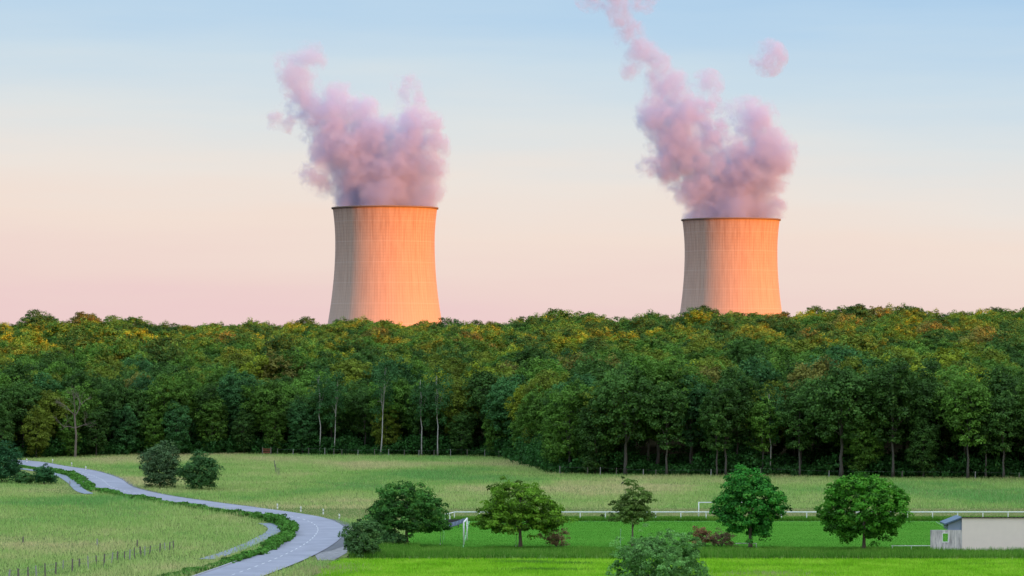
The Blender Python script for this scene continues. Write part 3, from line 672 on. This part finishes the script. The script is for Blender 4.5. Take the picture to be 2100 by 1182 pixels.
shrub('dry_shrub', 1140, 1122, 1085, 62, 205, (0.24, 0.17, 0.09), 'small reddish brown shrub right of the yellowish tree', .16, .5, .33, rough=.3, per=26)
shrub('dry_shrub', 1441, 1120, 1078, 48, 206, (0.27, 0.14, 0.07), 'rust-red upright dry shrub right of the large willow bush', .15, .6, .3, rough=.3, per=30)
shrub('dry_shrub', 1478, 1121, 1090, 66, 207, (0.22, 0.15, 0.09), 'low brown twiggy shrub left of the fresh green tree', .15, .6, .3, rough=.3, per=26)
shrub('thicket', 328, 1001, 908, 88, 208, (0.080, 0.150, 0.060), 'taller olive-green thicket in the meadow beyond the road', .26, 1.9, .75, rough=.12)
shrub('thicket', 412, 1005, 926, 84, 209, (0.060, 0.155, 0.045), 'shorter dark green thicket right of the taller meadow thicket', .26, 1.6, .7, rough=.18)
shrub('round_bush', 8, 990, 912, 78, 210, (0.035, 0.125, 0.045), 'dark green bushy tree at the far left beside the road', .26, 1.7, .7)
shrub('round_bush', 92, 993, 953, 48, 211, (0.040, 0.135, 0.045), 'small dark bush by the footpath, right of the far-left tree', .24, .8, .5)
shrub('round_bush', 50, 993, 968, 44, 212, (0.065, 0.17, 0.05), 'low leafy bush between the far-left tree and the small dark bush', .22, .5, .4)

# dead tree
def branchy(mb, p, dvec, ln, rad, depth, r_):
    e = p + dvec * ln; mid = p + dvec * ln * .5 + Vector(r_.normal(0, .06, 3)) * ln
    mb.tube([p, mid, e], [rad, rad * .8, rad * .6], 6)
    if depth == 0: return
    for k in range(3):
        a = r_.normal(0, .55, 3); a[2] *= .6; branchy(mb, e if k else mid, (dvec + Vector(a) + Vector((0, 0, .15))).normalized(), ln * r_.uniform(.55, .8), rad * .55, depth - 1, r_)
px = 154; dd = edge_d(px) - 2.0; x = (px - CX) * dd / F; z0 = float(terrain(x, dd)); mb = MB()
mb.tube([(0, 0, 0), (.2, 0, 4), (-.1, 0, 8)], [.24, .19, .15], 8)
for k, v in enumerate([(-.75, .0, .8), (.5, .1, 1), (0.05, -.2, 1), (-.9, -.3, .15), (.8, -.2, .3)]): branchy(mb, Vector((-.1 + .2 * (k % 2), 0, 8 - (k > 2) * 2.5)), Vector(v).normalized(), 2.3, .095, 3, r_)
dt = empty('dead_tree', (x, dd, z0), 0, label='bare dead tree with grey-brown forked branches at the forest edge', cat='tree'); mb.build('trunk', simple('dead_wood', (0.20, 0.165, 0.135), .9, .2), dt)

# ---------------------------------------------------------------- cooling towers and steam
def tower_mat():
    m, t, b = material('tower_concrete'); g = t.new('ShaderNodeTexCoord').outputs['Object']; x, y, z = t.xyz(g)
    an = t.m('MULTIPLY', t.m('ARCTAN2', y, x), 1 / (2 * pi)); 
    def line(v, n, wd): f = t.m('FRACT', t.m('MULTIPLY', v, n)); return t.m('LESS_THAN', f, wd)
    vl = line(an, 120., .16); hl = line(z, 1 / 2.6, .16); bandl = line(z, 1 / 17., .035)
    streak = t.noise(t.comb(t.m('MULTIPLY', an, 130), 0., t.m('MULTIPLY', z, .035)), 1.0, 5, .7)
    cells = t.new('ShaderNodeTexWhiteNoise'); cells.noise_dimensions = '2D'
    t.l.new(t.comb(t.m('FLOOR', t.m('MULTIPLY', an, 120.)), t.m('FLOOR', t.m('MULTIPLY', z, 1 / 2.6)), 0.), cells.inputs['Vector'])
    topm = t.mr(z, 55, 160)
    blot = t.noise(g, .03, 4)
    base = t.mix(blot, (0.50, 0.375, 0.30), (0.56, 0.42, 0.335))
    base = t.mix(t.m('MULTIPLY', topm, .4), base, (0.42, 0.27, 0.19))
    base = t.mix(t.m('MULTIPLY', cells.outputs[0], .22), base, (0.42, 0.36, 0.31))
    base = t.mix(t.m('MULTIPLY', t.mr(streak, .42, .75), t.m('MULTIPLY_ADD', topm, .72, .06), clamp=True), base, (0.24, 0.13, 0.09))
    grid = t.m('MAXIMUM', t.m('MULTIPLY', vl, .26), t.m('MULTIPLY', hl, t.m('MULTIPLY_ADD', topm, .22, .05)))
    base = t.mix(grid, base, (0.22, 0.17, 0.15)); base = t.mix(t.m('MULTIPLY', bandl, .15), base, (0.72, 0.66, 0.6))
    t.put(b.inputs['Base Color'], base); b.inputs['Roughness'].default_value = .9; b.inputs['Specular IOR Level'].default_value = .15
    bp = t.new('ShaderNodeBump'); bp.inputs['Strength'].default_value = .2; bp.inputs['Distance'].default_value = .2
    t.put(bp.inputs['Height'], t.m('SUBTRACT', streak, grid)); t.l.new(bp.outputs[0], b.inputs['Normal']); return m
M['tower'] = tower_mat(); M['rim'] = simple('tower_rim', (0.20, 0.15, 0.12), .9, .3, .2)
def revolve(prof, n=192):
    """closed profile of (r, z) turned about the axis"""
    k = len(prof); a = np.arange(n) * 2 * pi / n; V = np.array([[(q[0] * cos(t_), q[0] * sin(t_), q[1]) for q in prof] for t_ in a]).reshape(-1, 3)
    Fc = [(i * k + j, ((i + 1) % n) * k + j, ((i + 1) % n) * k + (j + 1) % k, i * k + (j + 1) % k) for i in range(n) for j in range(k)]
    return V, Fc
def tower(px, top_row, sc, label):
    d = F / sc; x = (px - CX) / sc; zt_ = H + (YH - top_row) / sc; hgt = 165.; zb = zt_ - hgt
    root = empty('cooling_tower', (x, d, zb), 0, label=label, cat='cooling tower', group='cooling towers of the power station')
    r0, zth = 41.4, hgt - 29
    def rad(z): u = (z - zth) / (88. if z > zth else 118.); return r0 * math.sqrt(1 + u * u)
    zs = np.linspace(9, hgt, 60); prof = [(rad(z), z) for z in zs] + [(rad(z) - .9, z) for z in zs[::-1]]
    V, Fc = revolve(prof); link('shell', mesh_np('shell', V, Fc), M['tower'], root, True)
    rt = rad(hgt); V, Fc = revolve([(rt + .004, hgt - 1.1), (rt + 1.0, hgt - .9), (rt + 1.0, hgt + .35), (rt - 1.0, hgt + .35), (rt - 1.0, hgt + .002), (rt + .004, hgt + .002)])
    link('rim', mesh_np('rim', V, Fc), M['rim'], root)
    mb = MB(); rb = rad(9)
    for k in range(48):
        a0, a1 = 2 * pi * k / 48, 2 * pi * (k + .5) / 48; a2 = 2 * pi * (k - .5) / 48
        for aa in (a1, a2): mb.tube([((rb + 3) * cos(a0), (rb + 3) * sin(a0), -2), (rb * cos(aa) * .995, rb * sin(aa) * .995, 9.3)], .55, 6)
    mb.build('support_column', M['tower'], root)
    return (x, d, zt_)
T1 = tower(789.5, 427, 2.46, 'left, slightly larger concrete cooling tower glowing orange under steam')
T2 = tower(1499, 451, 2.29, 'right, slightly smaller concrete cooling tower glowing orange under steam')

def steam(name, T, px0, row0, sc, blobs, label, seed):
    """blobs: photo (px, row, radius px, depth m, density); the cloud is a closed hull filled with an uneven Principled Volume"""
    B = [((a - px0) / sc, dpt, (row0 - b_) / sc, rr / sc, dn) for a, b_, rr, dpt, dn in blobs]
    import bmesh
    bm = bmesh.new()
    for x, y, z, rr, dn in B:
        R = rr * 1.2 + 5
        if z - R < -20: R = min(R, z + 20) if z > -8 else R
        from mathutils import Matrix
        bmesh.ops.create_icosphere(bm, subdivisions=3, radius=R, matrix=Matrix.Translation((x, y, z)))
    me = bpy.data.meshes.new(name); bm.to_mesh(me); bm.free()
    tmp = bpy.data.objects.new('tmp', me); COL.objects.link(tmp)
    rm = tmp.modifiers.new('r', 'REMESH'); rm.mode = 'VOXEL'; rm.voxel_size = 2.2
    ev = tmp.evaluated_get(bpy.context.evaluated_depsgraph_get()); hull = bpy.data.meshes.new_from_object(ev); bpy.data.objects.remove(tmp)
    m = bpy.data.materials.new(name); m.use_nodes = True; t = NT(m.node_tree); t.n.clear()
    out = t.new('ShaderNodeOutputMaterial'); pv = t.new('ShaderNodeVolumePrincipled'); t.l.new(pv.outputs[0], out.inputs['Volume'])
    g = t.new('ShaderNodeTexCoord').outputs['Object']; off = t.vm('ADD', g, (seed * 37.3, 11.1, seed * 5.7))
    wv = t.noise(off, 1 / 30., 4, .6, out=1); warp = t.vm('MULTIPLY', t.vm('SUBTRACT', wv, (.5, .5, .5)), (38., 38., 38.))
    off2 = t.vm('ADD', off, t.vm('MULTIPLY', t.vm('SUBTRACT', t.noise(off, 1 / 10., 2, .5, out=1), (.5, .5, .5)), (14., 14., 14.)))
    p = t.vm('ADD', g, warp); f = None
    for x, y, z, rr, dn in B:
        dd = t.vm('DISTANCE', p, (x, y, z), out=1); v = t.m('MULTIPLY_ADD', dd, -dn / (rr * 1.12), dn)
        f = v if f is None else t.m('MAXIMUM', f, v)
    fb = t.m('MULTIPLY_ADD', t.noise(off2, 1 / 11., 7, .74), .65, t.m('MULTIPLY', t.noise(off, 1 / 28., 3, .5), .35))
    zz = t.xyz(g)[2]; amp = t.mr(zz, 0, 55, 1.1, 5.2)
    val = t.m('MULTIPLY_ADD', t.m('SUBTRACT', fb, .452), amp, f)
    dens = t.m('MULTIPLY', t.mr(val, 0.0, .7, smooth=True), t.mr(zz, 0, 120, .11, .065))
    # the steam starts inside the mouth: nothing outside the shell below the rim
    rr_ = t.vm('LENGTH', t.vm('MULTIPLY', g, (1., 1., 0.)), out=1)
    outside = t.m('MULTIPLY', t.m('GREATER_THAN', rr_, 42.0), t.m('LESS_THAN', zz, .6)); dens = t.m('MULTIPLY', dens, t.m('SUBTRACT', 1., outside))
    t.put(pv.inputs['Density'], dens); pv.inputs['Color'].default_value = (.66, .70, .90, 1); pv.inputs['Anisotropy'].default_value = 0.0
    try: m.cycles.volume_step_rate = 0.1
    except Exception: pass
    m.volume_intersection_method = 'FAST' if hasattr(m, 'volume_intersection_method') else None
    o = link(name, hull, m); hull.materials.clear(); hull.materials.append(m); o.location = T
    tag(o, label, 'steam plume', 'steam plumes over the cooling towers'); return o
S1 = [(735, 415, 48, 0, 1.6), (790, 415, 60, -8, 1.7), (790, 415, 60, 12, 1.7), (848, 412, 48, 0, 1.6), (880, 392, 32, 0, 1.2), (740, 360, 60, 0, 1.4), (805, 350, 68, 5, 1.5), (862, 350, 46, 0, 1.2),
      (705, 320, 58, 0, 1.2), (755, 295, 55, 5, 1.3), (835, 300, 48, 5, 1.1), (885, 296, 28, 0, .8), (885, 250, 20, 0, .6), (655, 375, 30, -5, .75), (625, 362, 20, 0, .6), (675, 392, 20, 0, .8), (690, 255, 48, 0, 1.0), (735, 238, 34, 0, .8),
      (645, 245, 38, 0, .85), (600, 235, 26, 0, .7), (560, 238, 18, 0, .6), (620, 195, 32, 0, .85), (600, 160, 24, 0, .7), (588, 130, 22, 0, .55), (635, 118, 24, 0, .5), (690, 200, 26, 0, .7), (845, 250, 36, 0, .65), (833, 178, 20, 0, .42), (845, 212, 18, 0, .32)]
S2 = [(1440, 440, 40, 0, 1.6), (1500, 440, 56, -8, 1.7), (1500, 440, 56, 10, 1.7), (1556, 438, 45, 0, 1.5), (1590, 420, 22, 0, 1.0), (1430, 390, 50, 0, 1.3), (1500, 385, 62, 5, 1.5), (1560, 370, 46, 0, 1.2), (1572, 320, 48, 0, 1.2), (1598, 325, 28, 0, 1.0), (1525, 335, 44, 0, 1.1),
      (1415, 335, 48, 0, 1.1), (1370, 345, 40, 0, .95), (1345, 340, 28, 0, .75), (1385, 290, 50, 0, 1.0), (1360, 235, 44, 0, 1.0), (1400, 235, 46, 0, 1.0), (1450, 280, 38, 0, .8), (1370, 185, 38, 0, .95), (1345, 145, 30, 0, .8), (1318, 108, 26, 0, .7), (1298, 140, 18, 0, .55),
      (1290, 70, 24, 0, .75), (1272, 32, 20, 0, .75), (1265, -5, 22, 0, .9), (1255, -45, 28, 0, .9), (1320, -8, 24, 0, .5), (1215, -12, 26, 0, .5), (1550, 248, 36, 0, .6), (1515, 215, 18, 0, .36), (1576, 118, 26, 0, .20), (1450, 178, 24, 0, .26), (1440, 220, 30, 0, .6)]
steam('steam_plume', T1, 789.5, 427, 2.46, S1, 'pink and blue-violet steam cloud drifting left off the left cooling tower', 1)
steam('steam_plume', T2, 1499, 451, 2.29, S2, 'taller pink and violet steam plume rising past the top above the right tower', 2)

# ---------------------------------------------------------------- railing, goals, poles, building, posts
def post_at(mb, x, y, z0, h_, w_): mb.box(x - w_ / 2, x + w_ / 2, y - w_ / 2, y + w_ / 2, z0, z0 + h_)
RY = PITCH_Y1 + .3; RH = 1.08
rail = empty('white_railing', (0, RY, 0), 0, label='long white metal railing along the far side of the football pitch', cat='railing')
x = G(932, 1068)[0]; xr0 = x; first = None
mb = MB(); mb.tube([(x, 0, RH), (140, 0, RH)], .07, 8); mb.tube([(x, 0, RH), (x - 1.0, -5.0, RH)], .06, 8); mb.build('rail', M['white'], rail, True)
pm = MB(); pm.tube([(0, 0, -.1), (0, 0, RH - .05)], .065, 8); pme = None
k = 0
while x < 138:
    if pme is None: o = pm.build('post', M['white'], rail); pme = o.data
    else: o = bpy.data.objects.new('post', pme); COL.objects.link(o); o.parent = rail
    o.location = (x, 0, 0); x += 3.08; k += 1
for q in (.5, 1.0): o = bpy.data.objects.new('post', pme); COL.objects.link(o); o.parent = rail; o.location = (xr0 - q, -5 * q, 0)
# near side rail, two pieces showing
for a, b_, py, ps, lb in ((1508, 1551, 1126, (1551,), 'short white handrail piece beside the trunk of the fresh green tree'), (1828, 1909, 1130, (1830, 1869), 'short white handrail piece left of the pale shed')):
    xa, yy, _ = G(a, py); xb = G(b_, py)[0]; z = .5 if a < 1600 else .48; nr = empty('white_handrail', (xa, yy, 0), 0, label=lb, cat='railing'); z = (py - (1117 if a < 1600 else 1122)) * yy / F + .12
    mb = MB(); mb.tube([(0, 0, z), (xb - xa, 0, z)], .04, 8); mb.build('rail', M['white'], nr)
    for p_ in ps: mb = MB(); xx = G(p_, py)[0] - xa; mb.tube([(xx, 0, 0), (xx, 0, z)], .04, 8); mb.build('post', M['white'], nr)
# goals
gx, gy = G(951, 1118)[:2]
goal = empty('football_goal', (gx, gy, 0), 0, label='near white football goal seen edge-on, left of the yellowish tree', cat='football goal')
hz = 2.44; dyy = 7.32
for yy in (0, dyy): mb = MB(); mb.tube([(yy * .034, yy, 0), (yy * .034, yy, hz)], .085, 10); mb.build('goal_post', M['white'], goal, True)
mb = MB(); mb.tube([(0, -.06, hz), (.25, dyy + .06, hz)], .085, 10); mb.build('crossbar', M['white'], goal, True)
mb = MB()
for yy in (0, dyy): mb.tube([(0, yy, hz - .05), (-1.65, yy, hz - .58), (-2.3, yy, hz - .75), (-2.3, yy, .0)], .016, 6); mb.build('net_support', M['pale'], goal)
mb = MB()   # the net rolled up along the back stay and hanging in a sag
for q in range(9): 
    y0 = dyy * q / 8
    mb.tube([(-.05, y0, hz - .02), (-.8, y0, hz - .32), (-1.65, y0, hz - .55)], [.03, .045, .05], 6)
for q in (-.05, -.4, -.8, -1.2, -1.65): mb.tube([(q, 0, hz - .02 + q * .33), (q, dyy, hz - .02 + q * .33)], .025, 6)
mb.build('net', M['net'], goal)
gx2, gy2 = G(1433, 1066)[:2]
g2 = empty('football_goal', (gx2, gy2, 0), 0, label='far white football goal partly hidden behind the fresh green tree', cat='football goal')
for xx in (0, 6.5): mb = MB(); mb.tube([(xx, 0, 0), (xx, 0, 2.12)], .06, 10); mb.build('goal_post', M['white'], g2, True)
mb = MB(); mb.tube([(-.05, 0, 2.12), (6.55, 0, 2.12)], .06, 10); mb.build('crossbar', M['white'], g2, True)
mb = MB()
for xx in (0, 6.5): mb.tube([(xx, 0, 2.1), (xx, 1.5, .02)], .03, 6)
mb.build('net_support', M['white'], g2)
# dark bench by the goal
bx, by = G(928, 1082)[:2]; bn = empty('bench', (bx, by, 0), 0, label='small dark low bench on the pitch behind the near goal', cat='bench')
mb = MB(); mb.box(-.9, .9, -.25, .25, .42, .5); mb.build('seat', M['dark'], bn); mb = MB(); mb.box(-.9, .9, .26, .32, .5, .95); mb.build('backrest', M['dark'], bn)
for xx in (-.7, .7): mb = MB(); mb.box(xx - .05, xx + .05, -.2, .2, 0, .42); mb.build('leg', M['dark'], bn)
for px, y0, y1, lb in ((1058, 1096, 1122, 'pale green thin corner pole left of the yellowish tree trunk'), (1272, 1084, 1124, 'pale green thin pole left of the sparse young tree'), (903, 1090, 1118, 'pale thin pole right of the dark tree by the road')):
    x, y, _ = G(px, y1); pl = empty('corner_pole', (x, y, 0), 0, label=lb, cat='pole', group='thin pitch corner poles'); hgt = (y1 - y0) * y / F; mb = MB(); mb.tube([(0, 0, 0), (.05, 0, hgt)], .025, 6); mb.build('pole_shaft', M['pale'], pl)
    mb = MB(); mb.tube([(0, 0, 0), (0, 0, .12)], .06, 8); mb.build('socket', M['white'], pl)
# white road posts
dl = None
DP = [(55, 949, 'first'), (108, 950, ''), (147, 957, ''), (176, 965, ''), (569, 1044, ''), (617, 1050, ''), (663, 1055, ''), (696, 1066, '')]
dlab = ['white road marker post farthest left, beside the road below the forest', 'second white marker post from the left, on the far grass verge', 'third white marker post from the left, on the far grass verge',
        'tallest-looking white marker post above the dashed far bend', 'leftmost of the four marker posts above the near bend', 'second of the four marker posts above the near bend', 'third of the four marker posts above the near bend', 'white marker post closest to the near bend, left of the dark tree']
for (px, py, _), lb in zip(DP, dlab):
    x, y, _z = G(px, py); o = empty('marker_post', (x, y, 0), 0, label=lb, cat='road post', group='white road marker posts'); mb = MB()
    mb.prism([(-.09, 0), (.09, 0), (.09, .66), (-.09, .74)], -.05, .05); mb.build('post_body', M['white'], o); mb = MB(); mb.prism([(-.093, .3), (.093, .3), (.093, .42), (-.093, .44)], -.054, .054); mb.build('reflector_band', M['grey_wood'], o)
# pasture fence of old stakes, lower left
stakes = [(18, 1187, 1168), (38, 1187, 1166), (58, 1185, 1163), (75, 1184, 1160), (93, 1185, 1155), (114, 1175, 1153), (129, 1168, 1149), (148, 1172, 1146), (163, 1162, 1146), (181, 1166, 1140), (198, 1155, 1139), (213, 1160, 1136), (229, 1152, 1133), (240, 1148, 1131), (255, 1148, 1131), (266, 1147, 1127),
          (276, 1146, 1123), (289, 1141, 1121), (297, 1139, 1120), (307, 1137, 1119), (328, 1132, 1114), (339, 1127, 1113), (348, 1126, 1111), (356, 1124, 1109)]
x0, y0, _ = G(18, 1187); fence = empty('stake_fence', (x0, y0, 0), 0, label='old wooden stake and wire fence running across the lower-left meadow', cat='fence')
tops = []
for i, (px, bs, tp) in enumerate(stakes):
    bs2 = bs + 3; x, y, _ = G(px, bs2); h_ = (bs2 - tp) * y / F; mb = MB(); lx = rng.normal(0, .06); rr = rng.uniform(.055, .1)
    mb.tube([(0, 0, -.1), (lx * .5, 0, h_ * .5), (lx, 0, h_)], [rr, rr, rr * .85], 7); o = mb.build('post', M['wood'] if i % 3 else M['grey_wood'], fence); o.location = (x - x0, y - y0, 0); tops.append((x - x0 + lx * .8, y - y0, h_ * .85))
for f_ in (1.0, .55): mb = MB(); mb.tube([(a, b_, c_ * f_) for a, b_, c_ in tops], .008, 4); mb.build('wire', M['wire'], fence)
for px, bs, tp, lb in ((47, 1112, 1101, 'lone short stake farthest left in the near meadow'), (199, 1120, 1105, 'lone pale stake standing above the stake fence'), (281, 1119, 1107, 'lone dark stake above the right half of the stake fence'), (178, 990, 981, 'dark wooden stake on the inner verge of the far bend'), (171, 996, 987, 'pale stake beside the footpath at the far bend'), (143, 994, 986, 'small pale stake left of the footpath by the far bushes')):
    x, y, _ = G(px, bs + 2); h_ = (bs + 2 - tp) * y / F; mb = MB(); mb.tube([(0, 0, -.1), (.03, 0, h_ * .5), (.02, 0, h_)], [.09, .085, .07], 7); o = mb.build('wooden_stake', M['grey_wood'] if 'pale' in lb else M['wood']); o.location = (x, y, 0); tag(o, lb, 'stake')
# wire fence along the forest's edge
def edge_fence(pxs, lab, off=-1.2, h_=1.35, hs=None):
    x0 = (pxs[0] - CX) * (edge_d(pxs[0]) + off) / F; y0 = edge_d(pxs[0]) + off; z0 = float(terrain(x0, y0)); f_ = empty('wire_fence', (x0, y0, z0), 0, label=lab, cat='fence'); tp = []
    for i, px in enumerate(pxs):
        d_ = edge_d(px) + off; x = (px - CX) * d_ / F; z = float(terrain(x, d_)); mb = MB(); hh_ = h_ * rng.uniform(.85, 1.15); mb.tube([(0, 0, -.1), (0.02, 0, hh_)], [.075, .06], 6)
        o = mb.build('post', M['grey_wood'] if i % 2 else M['wood'], f_); o.location = (x - x0, d_ - y0, z - z0); tp.append((x - x0, d_ - y0, z - z0 + hh_ * .9))
    mb = MB(); mb.tube(tp, .005, 4); mb.build('wire', M['wire'], f_)
edge_fence([569, 601, 633, 666, 701, 734, 768, 797, 829, 859, 890, 924, 958, 994, 1023, 1045, 1068], 'thin wire fence below the birches at the far edge of the meadow')
edge_fence([1138, 1148, 1205, 1231, 1264, 1319, 1345, 1458, 1560, 1700, 1850, 2000, 2090], 'thin wire fence along the foot of the right-hand forest edge')
gx_ = 547; dgt = edge_d(gx_) - 2; xg = (gx_ - CX) * dgt / F; zg = float(terrain(xg, dgt))
gt = empty('wooden_gate', (xg, dgt, zg), 0, label='tiny reddish wooden gate at the top of the meadow track', cat='gate')
for xx in (-.8, .8): mb = MB(); mb.box(xx - .08, xx + .08, -.08, .08, 0, 1.5); mb.build('post', M['wood'], gt)
mb = MB(); [mb.box(-.72, .72, -.03, .03, z, z + .14) for z in (.4, .75, 1.1)]; mb.build('gate_leaf', M['red'], gt)
tr = [(563, 957, 944), (565, 966, 953), (568, 972, 960), (572, 974, 963)]; x0, y0, _ = G(563, 960); tf = empty('track_fence', (x0, y0, 0), 0, label='short line of thin stakes running down from the wooden gate', cat='fence'); tp = []
for px, bs, tpp in tr: x, y, _ = G(px, bs + 3); mb = MB(); mb.tube([(0, 0, -.1), (0, 0, 1.3)], .07, 6); o = mb.build('post', M['wood'], tf); o.location = (x - x0, y - y0, 0); tp.append((x - x0, y - y0, 1.15))
mb = MB(); mb.tube(tp, .01, 4); mb.build('wire', M['wire'], tf)

# pale shed with lean-to and old wall
M['render'] = simple('pale_render', (0.92, 0.79, 0.72), .95, .06, 1.2, .1)
m, t, b = material('stained_concrete'); g = t.new('ShaderNodeTexCoord').outputs['Object']
f = t.noise(t.vm('MULTIPLY', g, (2.5, 2.5, .35)), 1.6, 5, .7); t.put(b.inputs['Base Color'], t.ramp(f, [(.35, (.30, .28, .28)), (.5, (.60, .56, .56)), (.65, (.80, .75, .72))])); b.inputs['Roughness'].default_value = .95; M['stained'] = m
M['sheet'] = simple('blue_grey_sheet', (0.23, 0.29, 0.38), .7, .12, 2); M['sheet_roof'] = simple('blue_roof', (0.10, 0.16, 0.23), .6, .2, 3); M['tiles'] = simple('dark_roof', (0.10, 0.075, 0.065), 1.0, .35, 5, 0.0)
bx, by, _ = G(1973, 1134); sB = F / by; shed = empty('shed', (bx, by, 0), 0, label='pale rendered shed with dark corrugated roof edge beside the pitch', cat='shed')
hS = (1134 - 1063) / sB
mb = MB(); mb.add([(0, 0, 0), (13, 0, 0), (13, 4.5, 0), (0, 4.5, 0), (0, 0, hS), (13, 0, hS), (13, 4.5, hS - .36), (0, 4.5, hS - .36)], [(3, 2, 1, 0), (4, 5, 6, 7), (0, 1, 5, 4), (1, 2, 6, 5), (2, 3, 7, 6), (3, 0, 4, 7)]); mb.build('wall', M['render'], shed)
mb = MB(); nW = 90     # corrugated roof sheet, falling to the back
for k in range(nW):
    xa, xb = -.05 + 13.2 * k / nW, -.05 + 13.2 * (k + 1) / nW; za, zb_ = hS + .05 + .045 * sin(k * 2 * pi / 3), hS + .05 + .045 * sin((k + 1) * 2 * pi / 3)
    mb.add([(xa, -.14, za), (xb, -.14, zb_), (xb, 4.7, zb_ - .35), (xa, 4.7, za - .35), (xa, -.14, za + .05), (xb, -.14, zb_ + .05), (xb, 4.7, zb_ - .30), (xa, 4.7, za - .30)], [(4, 5, 6, 7), (3, 2, 1, 0), (0, 1, 5, 4), (2, 3, 7, 6), (0, 4, 7, 3), (1, 2, 6, 5)])
mb.build('roof', M['tiles'], shed)
z1 = (1134 - 1087.5) / sB; wl = -(1973 - 1908.5) / sB
q = lambda p_: (p_ - 1973) / sB; zz_ = lambda p_: (1134 - p_) / sB
mb = MB(); mb.prism([(q(1945), z1 + .003), (-.003, z1 + .003), (-.003, zz_(1065)), (q(1945), zz_(1075))], .25, 3.5); mb.build('upper_wall', M['sheet'], shed)
mb = MB(); mb.prism([(q(1938), zz_(1077)), (q(1972.5), zz_(1063.5)), (q(1972.5), zz_(1060.5)), (q(1938), zz_(1074))], .0, 3.8); mb.build('lean_to_roof', M['sheet_roof'], shed)
mb = MB(); w0, w1, wz0, wz1 = q(1932), q(1946), zz_(1113), zz_(1093)
mb.box(wl, w0, 0, .25, 0, z1); mb.box(w1, -.003, 0, .25, 0, z1); mb.box(w0, w1, 0, .25, 0, wz0); mb.box(w0, w1, 0, .25, wz1, z1)
low = mb.build('lower_wall', M['stained'], shed)
mb = MB(); e = .07; mb.box(w0 + .002, w0 + e, -.02, .27, wz0 + .002, wz1 - .002); mb.box(w1 - e, w1 - .002, -.02, .27, wz0 + .002, wz1 - .002); mb.box(w0 + e, w1 - e, -.02, .27, wz0 + .002, wz0 + e); mb.box(w0 + e, w1 - e, -.02, .27, wz1 - e, wz1 - .002)
mb.build('window_frame', M['white'], low)
mb = MB(); mb.tube([(q(1921), .6, zz_(1071)), (q(1946), .6, zz_(1085))], .035, 6); mb.build('brace', M['pale'], shed)
print('script done')
